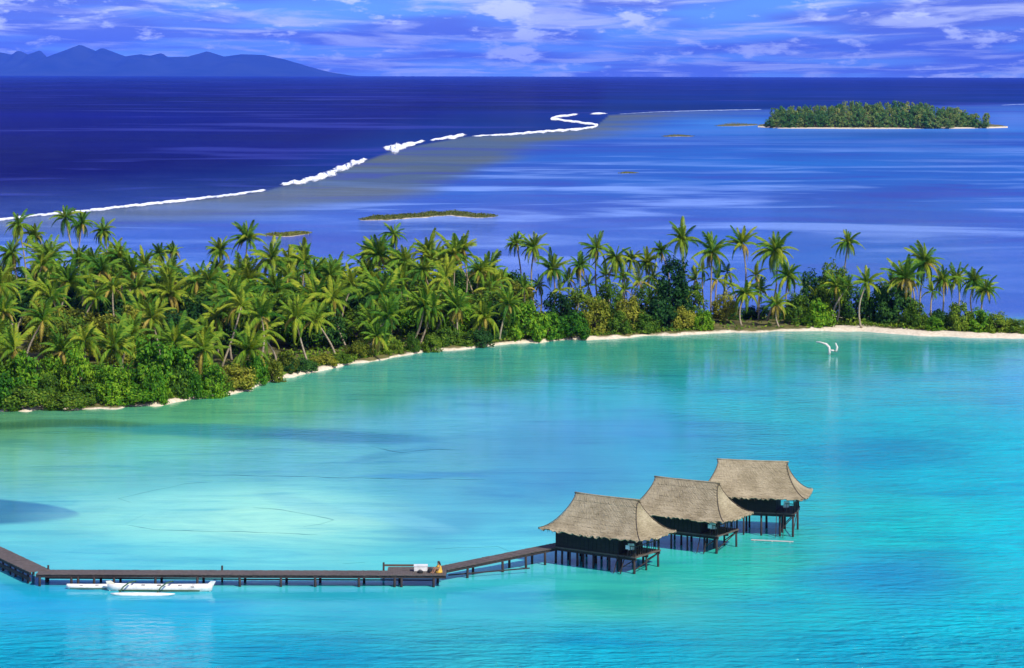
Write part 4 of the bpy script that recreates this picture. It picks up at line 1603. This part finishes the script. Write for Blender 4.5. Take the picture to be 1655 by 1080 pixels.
# ------------------------------------------------------------------ palms: each one that stands out
PALMS = [
    # px, py, dist, base_px, scale, label
    (30, 366, 418, 38, 3.3, 'leftmost tall palm rising over the surf line, beside a shorter one'),
    (57, 383, 420, 72, 3.1, 'second tall palm from the left edge, crown against the lagoon'),
    (106, 355, 420, 118, 3.3, 'tallest slim palm of the left group, trunk bare against the lagoon'),
    (133, 364, 424, 140, 3.0, 'slim palm just right of the tallest in the left group'),
    (168, 376, 424, 160, 3.1, 'right hand palm of the tall left group, leaning right'),
    (20, 412, 400, 22, 3.3, 'palm with a ragged crown at the left edge, below the tall group'),
    (80, 416, 396, 84, 3.2, 'dark palm below the tallest slim palm of the left group'),
    (128, 422, 385, 130, 3.2, 'left of two dark palms under the leaning tall palm'),
    (150, 428, 382, 146, 3.0, 'right of two dark palms under the leaning tall palm'),
    (196, 420, 388, 192, 3.4, 'full dark palm at the right end of the high left canopy'),
    (214, 442, 386, 208, 3.0, 'palm with a yellow frond beside the full dark palm'),
    (259, 413, 436, 262, 2.6, 'left one of the pair of pale palms standing alone behind the canopy'),
    (281, 410, 436, 279, 2.3, 'right one of the pair of pale palms standing alone behind the canopy'),
    (357, 408, 408, 362, 3.0, 'lone dark palm rising left of the tall grove palm'),
    (401, 388, 410, 404, 3.2, 'tall grove palm left of the short sandbank'),
    (440, 420, 392, 446, 3.6, 'broad palm on the high shoulder of the left grove'),
    (506, 440, 384, 510, 3.2, 'left of two small palms at the right end of the left grove skyline'),
    (534, 446, 384, 536, 3.0, 'right of two small palms at the right end of the left grove skyline'),
    (612, 414, 400, 600, 3.3, 'leaning palm left of the small high palm in the middle'),
    (637, 380, 424, 634, 2.7, 'small high palm standing above the middle of the grove'),
    (655, 424, 398, 645, 3.4, 'broad palm just below the small high palm'),
    (684, 436, 396, 690, 3.0, 'dark palm left of the twin brownish palms'),
    (716, 424, 412, 724, 2.8, 'left of the twin brownish palms'),
    (748, 404, 414, 742, 3.1, 'right of the twin brownish palms, slightly taller'),
    (776, 440, 400, 772, 3.3, 'spreading grey green palm right of the twin brownish palms'),
    (835, 394, 428, 840, 2.5, 'small left palm of the pair standing apart in the middle'),
    (864, 400, 425, 868, 3.3, 'large right palm of the pair standing apart in the middle'),
    (894, 436, 412, 890, 3.2, 'palm with lime fronds below the pair standing apart'),
    (938, 430, 416, 930, 3.3, 'dark palm leaning left, first of the right hand row'),
    (965, 402, 422, 972, 2.8, 'slim high palm, second of the right hand row'),
    (996, 416, 418, 990, 3.5, 'full palm with skirt of dead fronds, third of the right hand row'),
    (1022, 420, 428, 1012, 2.7, 'small palm behind the third of the right hand row'),
    (1046, 424, 426, 1040, 2.9, 'ragged palm left of the tall twin crowns'),
    (1070, 406, 428, 1078, 3.0, 'left of the tall twin crowns over the dark tree'),
    (1104, 388, 420, 1108, 3.8, 'right and taller of the twin crowns over the dark tree'),
    (1152, 408, 418, 1150, 4.1, 'largest bushy palm with pale double trunk below'),
    (1200, 394, 424, 1192, 3.5, 'tall palm right of the largest bushy palm'),
    (1254, 406, 418, 1240, 3.9, 'palm leaning right with upswept fronds, left of the broad tree'),
    (1206, 474, 411, 1199, 3.3, 'short palm at the water edge with slim straight trunk'),
    (1275, 446, 414, 1282, 3.8, 'palm with yellow hanging fronds, left of the broad tree'),
    (1256, 492, 409, 1260, 3.1, 'low palm at the water edge with yellow lower fronds'),
    (1371, 392, 420, 1369, 3.0, 'tall lone slim palm above the white beach'),
    (1352, 462, 413, 1352, 2.9, 'short palm left of the leaning trunk on the beach'),
    (1402, 456, 408, 1393, 3.3, 'palm with straight pale trunk on the white beach'),
    (1464, 448, 412, 1467, 3.8, 'broad dark palm with yellow skirt at the right of the beach'),
    (1495, 424, 416, 1488, 3.8, 'tall dark palm with grey trunk, highest of the right end'),
    (1524, 452, 428, 1523, 2.9, 'left of two small brownish palms near the right end'),
    (1547, 450, 430, 1545, 2.8, 'right of two small brownish palms near the right end'),
    (1575, 455, 424, 1577, 3.0, 'second palm from the right end of the islet'),
    (1594, 468, 420, 1590, 2.9, 'last palm at the right end of the islet'),
    (823, 492, 386, 808, 3.3, 'yellowish palm leaning over the shore left of the bright green shrubs'),
    (742, 500, 381, 744, 3.2, 'palm with yellow drooping frond above the middle sand strip'),
    (700, 500, 380, 680, 3.3, 'palm with long leaning trunk at the middle shore'),
    (610, 545, 364, 590, 3.2, 'low palm with orange fronds and white trunk at the shore'),
]
for (px, py, d, bx_, sc, lab) in PALMS:
    br = 0.35 if ('yellow' in lab or 'brown' in lab or 'orange' in lab or 'pale' in lab) else 0.12
    palm(px, py, d, lab, None, sc * 1.08, bx_, n=36, lime=0.18 if 'dark' in lab else 0.30, dry=br)
# a second trunk under the largest bushy palm and the leaning one on the beach
palm(1160, 452, 421, 'low palm behind the pale double trunk of the largest bushy palm', None, 2.9, 1160, n=15)
palm(1372, 462, 412, 'palm with leaning pale trunk on the left of the white beach', None, 2.8, 1346, n=14, lime=0.4)

# palms crowded in the grove: nothing tells them apart
rd = random.Random(77)
GROVE = []
for i in range(2500):
    if len(GROVE) >= 104: break
    px = rd.uniform(-30, 800)
    fr_, bk_ = H * F / (shore_front(px) - HY), H * F / (shore_back(px) - HY)
    q = rd.uniform(0.05, 0.85)
    d = fr_ + (bk_ - fr_) * q
    if d - fr_ < 4.5: continue
    if any(abs(px - g[0]) < 19 and abs(d - g[1]) < 7 for g in GROVE): continue
    GROVE.append((px, d))
for (px, d) in GROVE:
    fr_ = H * F / (shore_front(px) - HY)
    hz = rd.uniform(3.2, 5.5) + min(6.5, (d - fr_) * 0.22) * rd.uniform(0.5, 1.1)
    if 205 < px < 345: hz *= 0.80
    py = HY + (H - hz) * F / d
    palm(px + rd.choice((-1, 1)) * rd.uniform(4, 34), py, d, 'coconut palm crowded in the dense grove of the left half', 'palms crowded in the left grove',
         rd.uniform(3.4, 4.7), px, n=30, lime=0.5, dry=0.16)
for (px, py, d) in ((905, 470, 405), (1010, 470, 412), (1065, 470, 416), (1110, 480, 412), (1230, 470, 420), (1320, 480, 418), (1430, 470, 419), (920, 452, 420), (952, 462, 424), (980, 446, 430), (1008, 448, 424), (1034, 456, 420), (1056, 448, 430), (1126, 452, 424), (1136, 436, 428), (1176, 440, 428), (1184, 462, 420), (1222, 446, 426), (1302, 462, 424), (1444, 462, 428), (1476, 464, 426), (1508, 470, 424), (792, 470, 398), (812, 452, 410), (848, 466, 408), (872, 462, 414)):
    palm(px, py, d, 'low palm half hidden among the shrubs of the right half', 'low palms among the right shrubs', rd.uniform(2.5, 3.4), px + rd.uniform(-8, 8), n=14, lime=0.35, dry=0.15)

# ------------------------------------------------------------------ shrubs and broadleaf trees
def row(px0, px1, step, off, rad, hgt, cols, shape, label, group, name='shrub', cat='shrub', lift=0.0, seed=1):
    r_ = random.Random(seed)
    px = px0
    while px < px1:
        d = H * F / (shore_front(px) - HY) + off + r_.uniform(-1.2, 2.6)
        shrub(px, d, rad * r_.uniform(0.6, 1.35), hgt * r_.uniform(0.55, 1.35), r_.choice(cols), shape, label, group, name, cat, lift)
        px += step * r_.uniform(0.8, 1.2)


# bright shrubs down to the water on the far left
row(-25, 300, 36, 2.2, 2.5, 3.8, ['bright', 'bright', 'mid'], 'shrub', 'bright green shrub at the water edge below the left grove', 'bright shrubs at the left shore', seed=3)
row(-10, 300, 44, 7.5, 3.0, 6.2, ['bright', 'bright', 'mid'], 'shrub', 'tall bright shrub behind the left shore shrubs', 'tall bright shrubs of the left grove', 'tall_shrub', 'shrub', seed=5)
row(312, 470, 26, 2.2, 2.2, 3.6, ['bright', 'mid', 'olive'], 'shrub', 'low shrub along the sand left of the middle', 'low shrubs on the left sand', seed=7)
row(470, 840, 27, 2.6, 1.9, 2.9, ['mid', 'olive', 'dark'], 'shrub', 'low shrub behind the narrow sand strip in the middle', 'low shrubs behind the middle sand', seed=9)
# filling trees inside the grove
r_ = random.Random(21)
for i in range(90):
    px = -30 + 870 * (i + r_.random()) / 90
    fr_, bk_ = H * F / (shore_front(px) - HY), H * F / (shore_back(px) - HY)
    d = fr_ + (bk_ - fr_) * (0.22 + 0.62 * r_.random())
    if d - fr_ < 7: d = fr_ + 7
    shrub(px, d, r_.uniform(3.2, 4.8), r_.uniform(5.0, 6.0) + min(3.2, (d - fr_) * 0.09), r_.choice(['mid', 'dark', 'dark', 'olive', 'mid', 'bright', 'dark']), 'round',
          'leafy tree between the palms of the left grove', 'trees between the left palms', 'broadleaf_tree', 'tree', 0.12)
# named ones in the right half
for (px, off, rad, hgt, col, shape, lab) in [
    (850, 4.0, 3.6, 6.6, 'bright', 'shrub', 'left bright green bush bulging over the water in the middle'),
    (886, 3.0, 3.0, 5.0, 'bright', 'shrub', 'middle bright green bush bulging over the water'),
    (925, 3.0, 3.0, 5.0, 'bright', 'shrub', 'right bright green bush beside the bare sand gap'),
    (962, 6.0, 3.2, 6.2, 'olive', 'shrub', 'tall olive bush right of the bright green bushes'),
    (1000, 4.0, 2.4, 3.8, 'mid', 'shrub', 'low green bush over the second sand gap'),
    (1018, 8.0, 3.0, 5.6, 'olive', 'shrub', 'yellow olive bush left of the dark tree'),
    (1042, 5.0, 2.4, 3.8, 'mid', 'shrub', 'small green bush under the dark tree'),
    (1088, 9.0, 3.3, 12.0, 'dark', 'tall', 'tall dark blue green tree in the middle of the right half'),
    (1070, 6.5, 3.0, 6.0, 'dark', 'shrub', 'dark bush at the foot of the tall dark tree'),
    (1105, 5.0, 2.2, 4.6, 'olive', 'shrub', 'dry olive bush right of the tall dark tree'),
    (1136, 4.0, 2.0, 3.8, 'bright', 'shrub', 'small bright bush by the grassy clearing'),
    (1118, 14.0, 3.0, 7.5, 'mid', 'round', 'leafy tree behind the dry olive bush'),
    (1172, 13.0, 2.4, 5.6, 'olive', 'round', 'olive leafy tree behind the pale double trunk'),
    (1290, 8.0, 2.8, 5.4, 'mid', 'shrub', 'green bush right of the low yellow palm'),
    (1324, 5.0, 3.0, 5.4, 'bright', 'shrub', 'bright green bush at the left end of the white beach'),
    (1346, 12.0, 3.4, 10.5, 'mid', 'round', 'broad leafy tree left of the lone slim palm'),
    (1315, 14.0, 3.4, 8.8, 'dark', 'round', 'dark leafy tree behind the bright beach bush'),
    (1385, 12.0, 3.0, 6.4, 'dark', 'round', 'dark leafy tree behind the leaning beach trunk'),
    (1424, 12.0, 3.4, 7.0, 'dark', 'shrub', 'dark bush in the shade behind the driftwood'),
    (1452, 11.0, 3.2, 7.4, 'dark', 'shrub', 'tall dark bush behind the broad beach palm'),
    (1480, 8.0, 2.2, 4.6, 'mid', 'shrub', 'green bush between the two dark beach palms'),
    (1520, 9.5, 2.5, 3.8, 'dark', 'shrub', 'rounded dark bush right of the tall grey trunk'),
    (1512, 6.5, 2.0, 2.4, 'bright', 'shrub', 'low bright bush before the rounded dark bush'),
    (1553, 7.5, 2.7, 5.2, 'mid', 'shrub', 'tallest bush under the last palms at the right'),
    (1585, 7.0, 2.7, 3.9, 'bright', 'shrub', 'bright bush right of the tallest right bush'),
    (1615, 6.5, 2.6, 3.3, 'mid', 'shrub', 'second bush from the right edge, sloping down'),
    (1645, 6.0, 2.4, 2.4, 'mid', 'shrub', 'last low bush at the right edge of the picture'),
    (790, 14.0, 3.4, 7.6, 'mid', 'round', 'leafy tree under the spreading grey green palm'),
    (815, 10.0, 3.0, 6.4, 'dark', 'round', 'dark leafy tree left of the bright green bushes'),
    (905, 14.0, 3.0, 6.8, 'dark', 'round', 'dark leafy tree behind the bright green bushes'),
    (945, 14.0, 3.0, 7.6, 'mid', 'round', 'leafy tree behind the tall olive bush'),
    (985, 13.0, 2.8, 8.4, 'mid', 'round', 'green leafy tree between the tall and the yellow olive bush'),
    (1040, 13.0, 2.6, 7.4, 'mid', 'round', 'green leafy tree just left of the tall dark tree'),
]:
    d = H * F / (shore_front(px) - HY) + off
    tree = shape != 'shrub'
    shrub(px, d, rad, hgt, col, shape, lab, None, 'broadleaf_tree' if tree else 'shrub', 'tree' if tree else 'shrub', 0.10 if tree else 0.0)
# low hedge seen through the clearing
for px in (1190, 1214, 1236, 1262):
    shrub(px, 421 + random.uniform(-1, 1), 1.9, 2.4, 'dark', 'shrub', 'low dark shrub at the back of the grassy clearing', 'shrubs at the back of the clearing')

# ------------------------------------------------------------------ undergrowth on the islet floor
def undergrowth():
    rr = np.random.default_rng(88)
    V, Fc = [], []
    cols = []
    for i in range(15000):
        px = rr.uniform(-60, 1640)
        if 1155 < px < 1300 and rr.random() < 0.85: continue
        fr_ = H * F / (shore_front(px) - HY); bk_ = H * F / (shore_back(px) - HY)
        dep = (5.5 if px > 1310 else 2.6) + 24 * rr.random() ** 1.7
        if fr_ + dep > bk_ - 2: continue
        d = fr_ + dep
        clump = 0.5 + 0.5 * math.sin(px * 0.11 + 2 * math.sin(d * 0.35)) * math.sin(d * 0.6 + px * 0.04)
        hgt = (0.15 + 0.9 * clump * rr.random()) * min(1, dep / 6)
        p = np.array([X_at(px, d), d, ground_z(px, d) + hgt])
        nn = rr.normal(0, 0.8, 3) + np.array([0, -0.35, 0.9]); nn /= np.linalg.norm(nn)
        a = np.cross(nn, rr.normal(0, 1, 3)); a /= np.linalg.norm(a); b = np.cross(nn, a)
        sz = 0.30 * rr.uniform(0.6, 1.5)
        i0 = len(V)
        V += [p - a * sz, p - b * sz * 0.5, p + a * sz, p + b * sz * 0.5]
        Fc.append((i0, i0 + 1, i0 + 2, i0 + 3))
    o = mesh_obj('undergrowth', V, Fc, M['leaf_mid'])
    tag(o, 'low green undergrowth covering the floor of the palm islet', 'undergrowth', kind='stuff')


undergrowth()

# ------------------------------------------------------------------ driftwood
def log(pts, rads, label, name='driftwood_log', branch=None):
    o = P(*pts[0][:2], 0)
    e = empty(name, (o.x, o.y, 0))
    w3 = []
    for (px, py, dd) in pts:
        w3.append(Vector((X_at(px, o.y + dd), o.y + dd, Z_at(py, o.y + dd))) - Vector((o.x, o.y, 0)))
    MB().tube(w3, rads, 7).build('trunk', M['driftwood'], e, True)
    if branch:
        w3 = [Vector((X_at(px, o.y + dd), o.y + dd, Z_at(py, o.y + dd))) - Vector((o.x, o.y, 0)) for (px, py, dd) in branch[0]]
        MB().tube(w3, branch[1], 6).build('branch', M['driftwood'], e, True)
    tag(e, label, 'driftwood')


log([(1341, 572, 0), (1342, 567, 0), (1341, 560, 0.1), (1336, 555, 0.2), (1327, 552.5, 0.4), (1320, 551.5, 0.6)], [0.22, 0.20, 0.2, 0.19, 0.15, 0.10],
    'bleached white forked driftwood standing in the water off the beach', 'driftwood_snag',
    ([(1342, 565, 0), (1348, 565.5, -0.1), (1353, 567, -0.1), (1354, 560, 0), (1351.5, 553, 0.1)], [0.14, 0.14, 0.19, 0.18, 0.09]))
log([(1420, 525, 12), (1440, 529, 9), (1462, 532.5, 7)], [0.12, 0.14, 0.10], 'long pale driftwood log lying under the broad beach palm')
log([(1357, 524, 12), (1372, 527, 9), (1388, 527, 9)], [0.10, 0.10, 0.06], 'thin pale driftwood pole beside the leaning beach trunk')
log([(1484, 532, 4), (1496, 529, 6), (1508, 525, 9)], [0.13, 0.13, 0.07], 'short pale driftwood log right of the tall grey trunk')
log([(1435, 522, 14), (1442, 526, 12), (1454, 527, 12)], [0.10, 0.11, 0.06], 'crooked pale driftwood piece in the shade behind the beach')

# ------------------------------------------------------------------ labels that tell the many alike things apart
ONES = ['', 'first', 'second', 'third', 'fourth', 'fifth', 'sixth', 'seventh', 'eighth', 'ninth', 'tenth', 'eleventh', 'twelfth', 'thirteenth',
        'fourteenth', 'fifteenth', 'sixteenth', 'seventeenth', 'eighteenth', 'nineteenth']


def ordinal(n):
    if n < 20: return ONES[n]
    tens = {2: ('twentieth', 'twenty'), 3: ('thirtieth', 'thirty'), 4: ('fortieth', 'forty'), 5: ('fiftieth', 'fifty')}[n // 10]
    return tens[0] if n % 10 == 0 else tens[1] + '-' + ONES[n % 10]


def bearing(o):
    return o.location.x / o.location.y * F + HX


def members(group):
    return sorted([o for o in scene.objects if o.parent is None and o.get('group') == group], key=bearing)


MARKS = [(-999, 'at the left picture edge'), (45, 'below the tall slim left palms'), (100, 'below the tallest slim palm'), (150, 'below the leaning tall palm'),
         (200, 'below the full dark palm'), (245, 'below the pair of pale palms'), (300, 'left of the lone dark palm'), (345, 'below the lone dark palm'),
         (390, 'below the tall grove palm'), (440, 'below the short sandbank'), (490, 'below the two small skyline palms'), (545, 'left of the orange shore palm'),
         (590, 'above the orange shore palm'), (630, 'below the small high palm'), (675, 'below the twin brownish palms'), (730, 'above the middle sand strip'),
         (780, 'left of the bright green bushes')]
for grp, what in (('palms crowded in the left grove', 'grove palm'), ('trees between the left palms', 'leafy grove tree')):
    bins = {}
    for o in members(grp):
        place = [t_ for (b_, t_) in MARKS if bearing(o) >= b_][-1]
        bins.setdefault(place, []).append(o)
    for place, lst in bins.items():
        lst.sort(key=lambda o: o.location.y)
        for k, o in enumerate(lst):
            o['label'] = what + ' ' + place + ', ' + (ordinal(k + 1) + ' back from the shore' if k else 'nearest the shore')
for grp, text in (('bright shrubs at the left shore', 'bright green shrub at the left shore, %s from the picture edge'),
                  ('tall bright shrubs of the left grove', 'tall shrub behind the left shore shrubs, %s from the picture edge'),
                  ('low shrubs on the left sand', 'low shrub along the left sand, %s from its left end'),
                  ('low shrubs behind the middle sand', 'low shrub behind the middle sand strip, %s from its left end'),
                  ('low palms among the right shrubs', 'low palm half hidden among the right shrubs, %s from the left'),
                  ('shrubs at the back of the clearing', 'low dark shrub at the back of the grassy clearing, %s from the left'),
                  ('front trees of the far island', 'front shore tree of the far wooded island, %s from its left end')):
    for k, o in enumerate(members(grp)):
        o['label'] = text % ordinal(k + 1)
rows = {}
for o in members('inner trees of the far island'):
    rows.setdefault(int(o.get('row', 0)), []).append(o)
for r0, lst in rows.items():
    for k, o in enumerate(lst):
        o['label'] = 'tree in the %s row of the far wooded island, %s from the left' % (ordinal(r0 + 1), ordinal(k + 1))

# ------------------------------------------------------------------ air between here and the mountains
hz = MB().box((-62000, -3000, -5), (62000, 62000, 800)).build('haze', None)
m = Mat('haze')
pv = m.n('ShaderNodeVolumePrincipled')
pv.inputs['Color'].default_value = (0.06, 0.17, 0.95, 1)
pv.inputs['Density'].default_value = 1.0 / 52000.0
pv.inputs['Anisotropy'].default_value = -0.4
m.l(pv.outputs[0], m.out.inputs['Volume'])
hz.data.materials.append(m.m)
tag(hz, kind='stuff')
